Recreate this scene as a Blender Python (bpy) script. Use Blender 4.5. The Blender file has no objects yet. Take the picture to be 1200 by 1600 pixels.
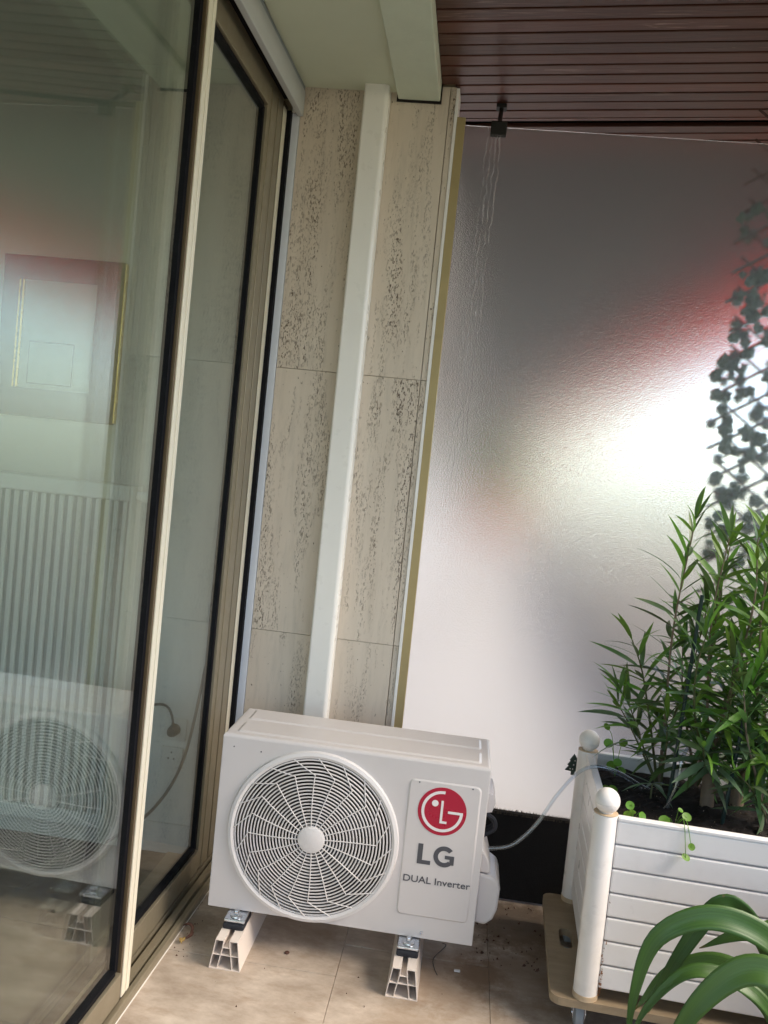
import bpy, bmesh, math, random
from mathutils import Vector, Matrix
R = math.radians
sc = bpy.context.scene
COL = sc.collection

# ---------------------------------------------------------------- camera
cam_d = bpy.data.cameras.new('camera')
cam = bpy.data.objects.new('camera', cam_d); COL.objects.link(cam)
cam_d.sensor_fit = 'HORIZONTAL'; cam_d.sensor_width = 36.0; cam_d.lens = 1345.14 / 1200 * 36
cam_d.clip_start = 0.05; cam_d.clip_end = 3000
rt = Vector((0.98951161, 0.10266361, 0.10162165)); up = Vector((-0.10616332, 0.03977408, 0.9935529)); fw = Vector((-0.09795982, 0.99392062, -0.05025602))
m = Matrix.Identity(4)
for i in range(3):
    m[i][0] = rt[i]; m[i][1] = up[i]; m[i][2] = -fw[i]
m[0][3], m[1][3], m[2][3] = 0.632, -2.3891, 1.4256
cam.matrix_world = m
sc.camera = cam

# ---------------------------------------------------------------- world, sun, exposure
SUN_AZ, SUN_EL = R(100), R(45)          # clockwise from +Y: the light comes from the open right side
w = bpy.data.worlds.new('World'); sc.world = w; w.use_nodes = True
nt = w.node_tree; nt.nodes.clear()
sky = nt.nodes.new('ShaderNodeTexSky'); sky.sky_type = 'NISHITA'; sky.sun_disc = False
sky.sun_elevation = SUN_EL; sky.sun_rotation = SUN_AZ; sky.dust_density = 1.25; sky.air_density = 0.95; sky.ozone_density = 1.2
bg = nt.nodes.new('ShaderNodeBackground'); bg.inputs[1].default_value = 0.15
wo = nt.nodes.new('ShaderNodeOutputWorld')
nt.links.new(sky.outputs[0], bg.inputs[0]); nt.links.new(bg.outputs[0], wo.inputs[0])
sd = bpy.data.lights.new('sun', 'SUN'); sd.energy = 1.7; sd.angle = R(32); sd.color = (1, 0.90, 0.79)
so = bpy.data.objects.new('sun', sd); COL.objects.link(so)
sdir = Vector((math.sin(SUN_AZ) * math.cos(SUN_EL), math.cos(SUN_AZ) * math.cos(SUN_EL), math.sin(SUN_EL)))
so.rotation_euler = sdir.to_track_quat('Z', 'Y').to_euler(); so.location = (6, -3, 8)
vs = sc.view_settings
vs.view_transform = 'Standard'; vs.look = 'None'; vs.gamma = 1; vs.use_curve_mapping = False
vs.exposure = 1.62
vs.use_white_balance = True; vs.white_balance_temperature = 6900; vs.white_balance_tint = 10
sc.render.engine = 'CYCLES'
cy = sc.cycles
cy.use_denoising = True
cy.max_bounces = 10; cy.diffuse_bounces = 5; cy.glossy_bounces = 5; cy.transmission_bounces = 8; cy.transparent_max_bounces = 16
cy.sample_clamp_indirect = 8

# ---------------------------------------------------------------- materials
def nodes(name):
    mt = bpy.data.materials.new(name); mt.use_nodes = True
    t = mt.node_tree; t.nodes.clear()
    out = t.nodes.new('ShaderNodeOutputMaterial')
    return mt, t, out
def N(t, typ, **kw):
    n = t.nodes.new(typ)
    for k, v in kw.items(): setattr(n, k, v)
    return n
def ramp(t, stops, interp='LINEAR'):
    r = t.nodes.new('ShaderNodeValToRGB'); cr = r.color_ramp; cr.interpolation = interp
    while len(cr.elements) < len(stops): cr.elements.new(0.5)
    for e, (p, c) in zip(cr.elements, stops):
        e.position = p; e.color = (c, c, c, 1) if isinstance(c, (int, float)) else (*c, 1)
    return r
def mixc(t, a, b, fac, mode='MIX'):
    n = t.nodes.new('ShaderNodeMix'); n.data_type = 'RGBA'; n.blend_type = mode
    for sock, v in ((n.inputs[6], a), (n.inputs[7], b), (n.inputs[0], fac)):
        if hasattr(v, 'links'): t.links.new(v, sock)
        elif isinstance(v, (int, float)): sock.default_value = v
        else: sock.default_value = (*v, 1)
    return n.outputs[2]
def noise(t, scale, detail=4, rough=0.55, stretch=(1, 1, 1), world=True, rot=(0, 0, 0)):
    if world: src = N(t, 'ShaderNodeNewGeometry').outputs['Position']
    else: src = N(t, 'ShaderNodeTexCoord').outputs['Object']
    mp = N(t, 'ShaderNodeMapping'); mp.inputs['Scale'].default_value = stretch; mp.inputs['Rotation'].default_value = rot
    t.links.new(src, mp.inputs[0])
    n = N(t, 'ShaderNodeTexNoise'); n.inputs['Scale'].default_value = scale; n.inputs['Detail'].default_value = detail; n.inputs['Roughness'].default_value = rough
    t.links.new(mp.outputs[0], n.inputs['Vector'])
    return n.outputs['Fac']
def bump(t, h, strength, dist=0.002):
    b = N(t, 'ShaderNodeBump'); b.inputs['Strength'].default_value = strength; b.inputs['Distance'].default_value = dist
    t.links.new(h, b.inputs['Height']); return b.outputs[0]
def simple(name, col, rough=0.5, metal=0.0, var=0.08, vscale=6, bmp=0.0, bscale=120, spec=0.5, grime=0.0, coat=0.0, stretch=(1, 1, 1), rand=0.0, transl=0.0, trans=0.0, ior=1.45):
    mt, t, out = nodes(name)
    b = N(t, 'ShaderNodeBsdfPrincipled')
    lo = tuple(c * (1 - var) for c in col); hi = tuple(min(1, c * (1 + var)) for c in col)
    c = mixc(t, lo, hi, noise(t, vscale, 5, 0.6, stretch))
    if grime > 0:
        g = ramp(t, [(0.52, 0), (0.75, grime)]); t.links.new(noise(t, 9, 8, 0.7), g.inputs[0])
        c = mixc(t, c, (0.12, 0.085, 0.05), g.outputs[0])
    if rand > 0:
        oi = N(t, 'ShaderNodeObjectInfo'); hs = N(t, 'ShaderNodeHueSaturation')
        mr = N(t, 'ShaderNodeMapRange'); mr.inputs[3].default_value = 1 - rand; mr.inputs[4].default_value = 1 + rand
        t.links.new(oi.outputs['Random'], mr.inputs[0]); t.links.new(mr.outputs[0], hs.inputs['Value'])
        mr2 = N(t, 'ShaderNodeMapRange'); mr2.inputs[3].default_value = 0.5 - rand * 0.05; mr2.inputs[4].default_value = 0.5 + rand * 0.05
        t.links.new(oi.outputs['Random'], mr2.inputs[0]); t.links.new(mr2.outputs[0], hs.inputs['Hue'])
        t.links.new(c, hs.inputs['Color']); c = hs.outputs[0]
    t.links.new(c, b.inputs['Base Color'])
    rr = ramp(t, [(0.3, max(0, rough - 0.08)), (0.7, min(1, rough + 0.08))]); t.links.new(noise(t, vscale * 3, 4), rr.inputs[0]); t.links.new(rr.outputs[0], b.inputs['Roughness'])
    b.inputs['Metallic'].default_value = metal; b.inputs['Specular IOR Level'].default_value = spec
    b.inputs['Coat Weight'].default_value = coat; b.inputs['Coat Roughness'].default_value = 0.15
    b.inputs['Transmission Weight'].default_value = trans; b.inputs['IOR'].default_value = ior
    if bmp > 0: t.links.new(bump(t, noise(t, bscale, 4, 0.6, stretch), bmp), b.inputs['Normal'])
    sh = b.outputs[0]
    if transl > 0:
        tr = N(t, 'ShaderNodeBsdfTranslucent'); t.links.new(c, tr.inputs[0])
        mx = N(t, 'ShaderNodeMixShader'); mx.inputs[0].default_value = transl
        t.links.new(sh, mx.inputs[1]); t.links.new(tr.outputs[0], mx.inputs[2]); sh = mx.outputs[0]
    t.links.new(sh, out.inputs[0])
    return mt

def mat_travertine():
    mt, t, out = nodes('travertine'); b = N(t, 'ShaderNodeBsdfPrincipled')
    oi = N(t, 'ShaderNodeObjectInfo'); geo = N(t, 'ShaderNodeNewGeometry')
    shf = N(t, 'ShaderNodeVectorMath', operation='MULTIPLY_ADD'); t.links.new(oi.outputs['Random'], shf.inputs[0]); shf.inputs[1].default_value = (7.3, 3.1, 11.7); t.links.new(geo.outputs['Position'], shf.inputs[2])
    def noise(t, scale, detail=4, rough=0.55, stretch=(1, 1, 1)):
        mp = N(t, 'ShaderNodeMapping'); mp.inputs['Scale'].default_value = stretch; t.links.new(shf.outputs[0], mp.inputs[0])
        n = N(t, 'ShaderNodeTexNoise'); n.inputs['Scale'].default_value = scale; n.inputs['Detail'].default_value = detail; n.inputs['Roughness'].default_value = rough; n.inputs['Distortion'].default_value = 0.35
        t.links.new(mp.outputs[0], n.inputs['Vector']); return n.outputs['Fac']
    band = noise(t, 1.0, 5, 0.6, (11, 11, 1.1))
    c = mixc(t, (0.56, 0.465, 0.36), (0.77, 0.68, 0.565), band)
    c = mixc(t, c, (0.46, 0.40, 0.32), mulr(t, noise(t, 1.0, 6, 0.7, (40, 40, 5)), 0.5, 0.75, 0.55))
    # pits: small vertical dashes gathered in vertical streaks
    cl = ramp(t, [(0.47, 0), (0.62, 1)]); t.links.new(noise(t, 1.0, 5, 0.65, (15, 15, 1.5)), cl.inputs[0])
    pits = ramp(t, [(0.55, 0), (0.585, 1)]); t.links.new(noise(t, 1.0, 4, 0.65, (230, 230, 85)), pits.inputs[0])
    few = ramp(t, [(0.69, 0), (0.715, 1)]); t.links.new(noise(t, 1.0, 3, 0.6, (150, 150, 60)), few.inputs[0])
    pm = N(t, 'ShaderNodeMath', operation='MULTIPLY'); t.links.new(cl.outputs[0], pm.inputs[0]); t.links.new(pits.outputs[0], pm.inputs[1])
    mxm = N(t, 'ShaderNodeMath', operation='MAXIMUM'); t.links.new(pm.outputs[0], mxm.inputs[0]); t.links.new(few.outputs[0], mxm.inputs[1])
    c = mixc(t, c, (0.13, 0.088, 0.055), mxm.outputs[0])
    t.links.new(c, b.inputs['Base Color']); b.inputs['Roughness'].default_value = 0.45
    inv = N(t, 'ShaderNodeMath', operation='SUBTRACT'); inv.inputs[0].default_value = 1; t.links.new(mxm.outputs[0], inv.inputs[1])
    t.links.new(bump(t, inv.outputs[0], 0.8, 0.003), b.inputs['Normal'])
    t.links.new(b.outputs[0], out.inputs[0]); return mt
def mat_strap():
    mt, t, out = nodes('strap_leaf'); b = N(t, 'ShaderNodeBsdfPrincipled'); oi = N(t, 'ShaderNodeObjectInfo')
    a = N(t, 'ShaderNodeAttribute', attribute_name='across'); l = N(t, 'ShaderNodeAttribute', attribute_name='along')
    cx = N(t, 'ShaderNodeCombineXYZ'); t.links.new(a.outputs['Fac'], cx.inputs[0]); t.links.new(l.outputs['Fac'], cx.inputs[1]); t.links.new(oi.outputs['Random'], cx.inputs[2])
    mp = N(t, 'ShaderNodeMapping'); mp.inputs['Scale'].default_value = (26, 1.5, 20); t.links.new(cx.outputs[0], mp.inputs[0])
    n = N(t, 'ShaderNodeTexNoise'); n.inputs['Scale'].default_value = 1; n.inputs['Detail'].default_value = 3; t.links.new(mp.outputs[0], n.inputs['Vector'])
    c = mixc(t, (0.042, 0.110, 0.023), (0.068, 0.160, 0.033), mulr(t, n.outputs['Fac'], 0.3, 0.7, 1))
    c = mixc(t, c, (0.12, 0.22, 0.045), mulr(t, oi.outputs['Random'], 0.5, 1.0, 0.45))
    c = mixc(t, c, (0.20, 0.13, 0.05), mulr(t, noise(t, 55, 5, 0.7), 0.66, 0.74, 0.7))
    c = mixc(t, c, (0.24, 0.15, 0.06), mulr(t, l.outputs['Fac'], 0.95, 1.0, 0.9))
    t.links.new(c, b.inputs['Base Color']); b.inputs['Roughness'].default_value = 0.38
    t.links.new(bump(t, n.outputs['Fac'], 0.25, 0.002), b.inputs['Normal'])
    tr = N(t, 'ShaderNodeBsdfTranslucent'); t.links.new(c, tr.inputs[0]); mx = N(t, 'ShaderNodeMixShader'); mx.inputs[0].default_value = 0.25
    t.links.new(b.outputs[0], mx.inputs[1]); t.links.new(tr.outputs[0], mx.inputs[2]); t.links.new(mx.outputs[0], out.inputs[0]); return mt
def mulr(t, v, lo, hi, mx):
    r = ramp(t, [(lo, 0), (hi, mx)]); t.links.new(v, r.inputs[0]); return r.outputs[0]

def mat_floor():
    mt, t, out = nodes('marble_tile'); b = N(t, 'ShaderNodeBsdfPrincipled')
    c = mixc(t, (0.31, 0.24, 0.18), (0.64, 0.55, 0.46), mulr(t, noise(t, 1.0, 8, 0.68, (5, 8, 5), rot=(0, 0, 0.35)), 0.32, 0.68, 1))
    c = mixc(t, c, (0.36, 0.26, 0.18), mulr(t, noise(t, 1.0, 8, 0.7, (9, 22, 9), rot=(0, 0, 0.5)), 0.52, 0.70, 0.6))
    c = mixc(t, c, (0.30, 0.22, 0.15), mulr(t, noise(t, 5, 8, 0.75), 0.56, 0.78, 0.5))
    # rust stain and dirt patches with their own shapes
    pos = N(t, 'ShaderNodeNewGeometry').outputs['Position']
    for (cx, cyy, rad, col, amt) in ((0.80, 0.06, 0.10, (0.20, 0.10, 0.04), 0.75), (0.72, 0.02, 0.22, (0.32, 0.20, 0.11), 0.45), (0.93, 0.38, 0.24, (0.09, 0.06, 0.04), 0.75), (1.0, 0.1, 0.3, (0.2, 0.13, 0.08), 0.55), (0.62, -0.25, 0.16, (0.33, 0.22, 0.13), 0.4), (0.25, 0.2, 0.2, (0.26, 0.18, 0.12), 0.4), (-0.06, 0.1, 0.09, (0.14, 0.10, 0.06), 0.6)):
        d = N(t, 'ShaderNodeVectorMath', operation='DISTANCE'); t.links.new(pos, d.inputs[0]); d.inputs[1].default_value = (cx, cyy, 0)
        ad = N(t, 'ShaderNodeMath', operation='MULTIPLY_ADD'); t.links.new(noise(t, 22, 7, 0.7), ad.inputs[0]); ad.inputs[1].default_value = rad * 1.6; t.links.new(d.outputs['Value'], ad.inputs[2])
        rr = ramp(t, [(rad * 1.25, amt), (rad * 1.75, 0)]); t.links.new(ad.outputs[0], rr.inputs[0])
        c = mixc(t, c, col, rr.outputs[0])
    t.links.new(c, b.inputs['Base Color'])
    rr = ramp(t, [(0.3, 0.32), (0.7, 0.6)]); t.links.new(noise(t, 14, 5), rr.inputs[0]); t.links.new(rr.outputs[0], b.inputs['Roughness'])
    t.links.new(bump(t, noise(t, 60, 6, 0.7), 0.15, 0.002), b.inputs['Normal'])
    t.links.new(b.outputs[0], out.inputs[0]); return mt

def mat_slat():
    mt, t, out = nodes('varnished_slat'); b = N(t, 'ShaderNodeBsdfPrincipled')
    oi = N(t, 'ShaderNodeObjectInfo')
    tc = N(t, 'ShaderNodeNewGeometry'); mp = N(t, 'ShaderNodeMapping'); mp.inputs['Scale'].default_value = (3.5, 130, 130)
    ad = N(t, 'ShaderNodeVectorMath', operation='MULTIPLY_ADD'); t.links.new(oi.outputs['Random'], ad.inputs[0]); ad.inputs[1].default_value = (31, 17, 9); t.links.new(tc.outputs['Position'], ad.inputs[2])
    t.links.new(ad.outputs[0], mp.inputs[0])
    n1 = N(t, 'ShaderNodeTexNoise'); n1.inputs['Scale'].default_value = 1; n1.inputs['Detail'].default_value = 5; n1.inputs['Distortion'].default_value = 0.8; t.links.new(mp.outputs[0], n1.inputs['Vector'])
    c = mixc(t, (0.046, 0.013, 0.008), (0.120, 0.038, 0.022), n1.outputs['Fac'])
    pale = mulr(t, noise(t, 1.0, 4, 0.6, (2.2, 14, 14)), 0.58, 0.74, 1)
    fib = mulr(t, n1.outputs['Fac'], 0.54, 0.60, 0.55)
    pm = N(t, 'ShaderNodeMath', operation='MULTIPLY'); t.links.new(pale, pm.inputs[0]); t.links.new(fib, pm.inputs[1])
    c = mixc(t, c, (0.42, 0.29, 0.23), pm.outputs[0])
    hs = N(t, 'ShaderNodeHueSaturation'); mr = N(t, 'ShaderNodeMapRange'); mr.inputs[3].default_value = 0.75; mr.inputs[4].default_value = 1.3
    t.links.new(oi.outputs['Random'], mr.inputs[0]); t.links.new(mr.outputs[0], hs.inputs['Value']); t.links.new(c, hs.inputs['Color'])
    t.links.new(hs.outputs[0], b.inputs['Base Color']); b.inputs['Roughness'].default_value = 0.40
    t.links.new(bump(t, n1.outputs['Fac'], 0.3, 0.002), b.inputs['Normal'])
    t.links.new(b.outputs[0], out.inputs[0]); return mt

def mat_frosted():
    mt, t, out = nodes('frosted_glass')
    g = N(t, 'ShaderNodeBsdfGlass'); g.inputs['Color'].default_value = (0.99, 0.99, 0.99, 1); g.inputs['Roughness'].default_value = 0.185; g.inputs['IOR'].default_value = 1.45
    h1 = noise(t, 1.0, 2, 0.5, (150, 150, 260)); h2 = noise(t, 1.0, 2, 0.5, (260, 260, 420))
    hm = N(t, 'ShaderNodeMath', operation='ADD'); t.links.new(h1, hm.inputs[0]); t.links.new(h2, hm.inputs[1])
    nb = bump(t, hm.outputs[0], 0.38, 0.0015); t.links.new(nb, g.inputs['Normal'])
    d = N(t, 'ShaderNodeBsdfDiffuse'); d.inputs[0].default_value = (0.80, 0.77, 0.75, 1)
    tl = N(t, 'ShaderNodeBsdfTranslucent'); tl.inputs[0].default_value = (0.8, 0.78, 0.77, 1)
    m1 = N(t, 'ShaderNodeMixShader'); m1.inputs[0].default_value = 0.5; t.links.new(d.outputs[0], m1.inputs[1]); t.links.new(tl.outputs[0], m1.inputs[2])
    # lime runs below the clip: thin wavering vertical streaks
    pos = N(t, 'ShaderNodeNewGeometry').outputs['Position']; sx = N(t, 'ShaderNodeSeparateXYZ'); t.links.new(pos, sx.inputs[0])
    acc = None
    for (x0, k, wd) in ((0.575, 0.010, 0.0035), (0.590, 0.012, 0.003), (0.605, 0.006, 0.003), (0.560, 0.016, 0.002)):
        wob = N(t, 'ShaderNodeMath', operation='MULTIPLY_ADD'); t.links.new(noise(t, 1.0, 4, 0.7, (0.01, 0.01, 5 + 300 * k)), wob.inputs[0]); wob.inputs[1].default_value = -0.05; wob.inputs[2].default_value = 0.025 - x0
        a = N(t, 'ShaderNodeMath', operation='ADD'); t.links.new(sx.outputs[0], a.inputs[0]); t.links.new(wob.outputs[0], a.inputs[1])
        # drift to the left further down
        dr = N(t, 'ShaderNodeMath', operation='MULTIPLY_ADD'); t.links.new(sx.outputs[2], dr.inputs[0]); dr.inputs[1].default_value = -0.012; t.links.new(a.outputs[0], dr.inputs[2])
        a2 = N(t, 'ShaderNodeMath', operation='ADD'); t.links.new(dr.outputs[0], a2.inputs[0]); a2.inputs[1].default_value = 0.031
        ab = N(t, 'ShaderNodeMath', operation='ABSOLUTE'); t.links.new(a2.outputs[0], ab.inputs[0])
        mr = N(t, 'ShaderNodeMapRange'); mr.inputs[1].default_value = wd; mr.inputs[2].default_value = 0.0; t.links.new(ab.outputs[0], mr.inputs[0])
        if acc is None: acc = mr.outputs[0]
        else:
            mxx = N(t, 'ShaderNodeMath', operation='MAXIMUM'); t.links.new(acc, mxx.inputs[0]); t.links.new(mr.outputs[0], mxx.inputs[1]); acc = mxx.outputs[0]
    zr = N(t, 'ShaderNodeMapRange'); zr.inputs[1].default_value = 1.2; zr.inputs[2].default_value = 2.2; zr.inputs[4].default_value = 0.5; t.links.new(sx.outputs[2], zr.inputs[0])
    brk = N(t, 'ShaderNodeMath', operation='MULTIPLY'); t.links.new(acc, brk.inputs[0]); t.links.new(mulr(t, noise(t, 1.0, 5, 0.7, (60, 60, 14)), 0.40, 0.62, 1.0), brk.inputs[1])
    s = N(t, 'ShaderNodeMath', operation='MULTIPLY'); t.links.new(brk.outputs[0], s.inputs[0]); t.links.new(zr.outputs[0], s.inputs[1])
    f = N(t, 'ShaderNodeMath', operation='ADD'); f.use_clamp = True; t.links.new(s.outputs[0], f.inputs[0]); f.inputs[1].default_value = 0.03
    m2 = N(t, 'ShaderNodeMixShader'); t.links.new(f.outputs[0], m2.inputs[0]); t.links.new(g.outputs[0], m2.inputs[1]); t.links.new(m1.outputs[0], m2.inputs[2])
    t.links.new(m2.outputs[0], out.inputs[0]); return mt

def mat_clear(name, tint=(0.80, 0.84, 0.80), power=1.5, dust=0.02, base=0.04, rough=0.0):
    mt, t, out = nodes(name)
    lw = N(t, 'ShaderNodeLayerWeight'); lw.inputs[0].default_value = 0.5
    p5 = N(t, 'ShaderNodeMath', operation='POWER'); t.links.new(lw.outputs['Facing'], p5.inputs[0]); p5.inputs[1].default_value = 5
    sch = N(t, 'ShaderNodeMath', operation='MULTIPLY_ADD'); t.links.new(p5.outputs[0], sch.inputs[0]); sch.inputs[1].default_value = 1 - base; sch.inputs[2].default_value = base
    om = N(t, 'ShaderNodeMath', operation='SUBTRACT'); om.inputs[0].default_value = 1; t.links.new(sch.outputs[0], om.inputs[1])
    pw = N(t, 'ShaderNodeMath', operation='POWER'); t.links.new(om.outputs[0], pw.inputs[0]); pw.inputs[1].default_value = power
    fr = N(t, 'ShaderNodeMath', operation='SUBTRACT'); fr.inputs[0].default_value = 1; t.links.new(pw.outputs[0], fr.inputs[1])
    tp = N(t, 'ShaderNodeBsdfTransparent'); tp.inputs[0].default_value = (*tint, 1)
    gl = N(t, 'ShaderNodeBsdfGlossy'); gl.inputs['Roughness'].default_value = rough; gl.inputs['Color'].default_value = (0.95, 0.97, 0.95, 1)
    m1 = N(t, 'ShaderNodeMixShader'); t.links.new(fr.outputs[0], m1.inputs[0]); t.links.new(tp.outputs[0], m1.inputs[1]); t.links.new(gl.outputs[0], m1.inputs[2])
    d = N(t, 'ShaderNodeBsdfDiffuse'); d.inputs[0].default_value = (0.6, 0.6, 0.57, 1)
    m2 = N(t, 'ShaderNodeMixShader')
    ds = ramp(t, [(0.35, dust * 0.5), (0.75, dust * 1.6)]); t.links.new(noise(t, 1.0, 5, 0.6, (14, 14, 3)), ds.inputs[0]); t.links.new(ds.outputs[0], m2.inputs[0])
    t.links.new(m1.outputs[0], m2.inputs[1]); t.links.new(d.outputs[0], m2.inputs[2])
    t.links.new(m2.outputs[0], out.inputs[0]); return mt

M = {}
M['travertine'] = mat_travertine(); M['tile'] = mat_floor(); M['slat'] = mat_slat(); M['frosted'] = mat_frosted()
M['pane'] = mat_clear('door_glass', (0.90, 0.93, 0.90), 1.55, 0.005, 0.05)
M['hose'] = mat_clear('clear_tube', (0.80, 0.83, 0.87), 2.0, 0.02, 0.06, 0.05)
M['dark_wood'] = simple('dark_wood', (0.050, 0.049, 0.048), 0.6, var=0.2)
M['grout'] = simple('grout', (0.40, 0.31, 0.22), 0.9, var=0.2, vscale=30)
M['wall_core'] = simple('wall_core', (0.50, 0.39, 0.26), 0.9)
M['ceiling'] = simple('ceiling_paint', (0.60, 0.64, 0.50), 0.75, var=0.05, vscale=5, bmp=0.12, bscale=70)
M['beam'] = simple('beam_paint', (0.60, 0.66, 0.53), 0.7, var=0.08, vscale=14, bmp=0.5, bscale=60)
M['dark'] = simple('dark_void', (0.012, 0.009, 0.008), 0.9, var=0.2)
M['duct'] = simple('duct_plastic', (0.89, 0.86, 0.79), 0.32, var=0.03)
M['champagne'] = simple('champagne_aluminium', (0.29, 0.25, 0.175), 0.38, 0.35, var=0.03, vscale=6)  # tone lowered so the colour carries the rear stile's shade
M['cream_alu'] = simple('cream_aluminium', (0.84, 0.78, 0.62), 0.4, 0.1, var=0.02, vscale=6)
M['shaded_alu'] = simple('shaded_aluminium', (0.16, 0.115, 0.065), 0.4, 0.5, var=0.03, vscale=6)  # brown tone paints the shade on stile side and jamb into the metal
M['gasket'] = simple('rubber_gasket', (0.005, 0.005, 0.007), 0.7, var=0.1, spec=0.2)
M['white_trim'] = simple('white_trim', (0.70, 0.73, 0.78), 0.45, var=0.05)
M['fascia'] = simple('grey_fascia', (0.50, 0.52, 0.52), 0.5, var=0.06)
M['gold'] = simple('gold_frame', (0.42, 0.33, 0.16), 0.5, 0.25, var=0.1, vscale=14)
M['edge_white'] = simple('edge_bead', (0.85, 0.83, 0.78), 0.5, var=0.03)
M['iron'] = simple('black_iron', (0.022, 0.02, 0.018), 0.6, 0.3, var=0.3, vscale=60)
M['ac'] = simple('unit_paint', (0.63, 0.595, 0.575), 0.36, var=0.035, vscale=5, coat=0.1, stretch=(1, 1, 0.25), grime=0.035)
M['grille'] = simple('grille_paint', (0.72, 0.69, 0.67), 0.4, var=0.03)
M['cavity'] = simple('cavity', (0.012, 0.011, 0.011), 0.6, var=0.2)
M['shroud'] = simple('shroud', (0.10, 0.09, 0.085), 0.5, var=0.1)
M['fan'] = simple('fan_plastic', (0.035, 0.035, 0.037), 0.35, var=0.15)
M['red'] = simple('badge_red', (0.42, 0.006, 0.035), 0.3, var=0.03)
M['badge_white'] = simple('badge_white', (0.82, 0.78, 0.76), 0.35, var=0.02)
M['letter'] = simple('letter_grey', (0.075, 0.078, 0.09), 0.4, var=0.05)
M['pvc'] = simple('stand_pvc', (0.78, 0.70, 0.63), 0.42, var=0.03)
M['rubber'] = simple('rubber_pad', (0.014, 0.016, 0.022), 0.6)
M['steel'] = simple('zinc_steel', (0.62, 0.66, 0.72), 0.28, 0.95, var=0.05, vscale=8)
M['white_pvc'] = simple('planter_white', (0.82, 0.80, 0.79), 0.34, var=0.035, vscale=5, grime=0.10)
M['post'] = simple('post_white', (0.80, 0.77, 0.74), 0.33, var=0.05, vscale=8, grime=0.16)
M['rim_dirt'] = simple('dirty_cap', (0.55, 0.42, 0.28), 0.6, var=0.35, vscale=50)
M['soil'] = simple('potting_soil', (0.013, 0.009, 0.007), 0.95, var=0.6, vscale=120, bmp=1.0, bscale=180)
M['ply'] = simple('plywood', (0.32, 0.245, 0.16), 0.6, var=0.25, vscale=10, stretch=(1, 6, 6), grime=0.35)
M['castor'] = simple('castor_grey', (0.26, 0.29, 0.32), 0.4, var=0.1)
M['mat_black'] = simple('coir_black', (0.006, 0.006, 0.007), 0.95, var=0.4, vscale=150, bmp=1.0, bscale=300)
M['fibre'] = simple('coir_fibre', (0.060, 0.048, 0.036), 0.9, var=0.4, vscale=80)
M['leaf'] = simple('oleander_leaf', (0.098, 0.185, 0.055), 0.34, var=0.35, vscale=20, rand=0.45, transl=0.22, spec=0.5)
M['leaf_young'] = simple('young_leaf', (0.15, 0.31, 0.045), 0.40, var=0.2, vscale=20, rand=0.3, transl=0.3)
M['leaf_grey'] = simple('grey_green_leaf', (0.12, 0.19, 0.10), 0.40, var=0.2, vscale=20, rand=0.35, transl=0.2)
M['seedling'] = simple('seedling_leaf', (0.14, 0.30, 0.035), 0.45, var=0.15, vscale=40, rand=0.2, transl=0.35)
M['strap'] = simple('strap_leaf', (0.055, 0.145, 0.030), 0.36, var=0.25, vscale=9, stretch=(1, 1, 3), transl=0.25, rand=0.3)
M['strap'] = mat_strap()
M['stem'] = simple('green_stem', (0.10, 0.11, 0.045), 0.6, var=0.2, vscale=40)
M['bark'] = simple('oleander_bark', (0.23, 0.17, 0.12), 0.85, var=0.3, vscale=40, bmp=0.6, bscale=90)
M['stake'] = simple('stake_green', (0.008, 0.028, 0.024), 0.4, var=0.2)
M['twig'] = simple('willow_twig', (0.075, 0.042, 0.034), 0.8, var=0.3, vscale=50)
M['ivy'] = simple('ivy_leaf', (0.062, 0.105, 0.072), 0.6, var=0.3, vscale=30, rand=0.35, transl=0.1)
M['awning'] = simple('awning_red', (0.72, 0.055, 0.03), 0.8, var=0.06, transl=0.7)
M['terracotta'] = simple('terracotta', (0.62, 0.20, 0.09), 0.8, var=0.12)
M['pale_floor'] = simple('pale_floor', (0.49, 0.50, 0.52), 0.6, var=0.06)
M['render'] = simple('white_render', (0.80, 0.78, 0.75), 0.85, var=0.06, bmp=0.3, bscale=90)
M['grey_render'] = simple('grey_render', (0.40, 0.40, 0.36), 0.85, var=0.08)
M['ground'] = simple('far_ground', (0.075, 0.085, 0.05), 0.95, var=0.3, vscale=0.1)
M['room_wall'] = simple('room_wall', (0.76, 0.75, 0.71), 0.8, var=0.04)
M['room_floor'] = simple('room_parquet', (0.030, 0.026, 0.024), 0.45, var=0.2)
M['radiator'] = simple('radiator_enamel', (0.88, 0.89, 0.88), 0.35, var=0.03)
M['radiator_fin'] = simple('radiator_fin', (0.46, 0.47, 0.45), 0.5, var=0.1, vscale=2, bmp=0.5, bscale=1, stretch=(0.1, 0.1, 420))
M['frame_wood'] = simple('frame_wood', (0.045, 0.024, 0.018), 0.35, var=0.2)
M['gilt'] = simple('gilt_edge', (0.85, 0.55, 0.13), 0.28, 0.9, var=0.1)
M['mount'] = simple('mount_card', (0.36, 0.38, 0.34), 0.6, var=0.05)
M['print'] = simple('faded_print', (0.36, 0.40, 0.37), 0.6, var=0.25, vscale=14)
M['outlet'] = simple('outlet_plastic', (0.72, 0.71, 0.67), 0.45)
M['cable'] = simple('dark_cable', (0.03, 0.03, 0.032), 0.5)
M['dead'] = simple('dead_leaf', (0.10, 0.045, 0.03), 0.8, var=0.5, vscale=60)
M['dead_yellow'] = simple('dry_petal', (0.45, 0.30, 0.10), 0.8, var=0.4, vscale=60)
M['chip'] = simple('white_chip', (0.75, 0.73, 0.70), 0.6)

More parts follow.
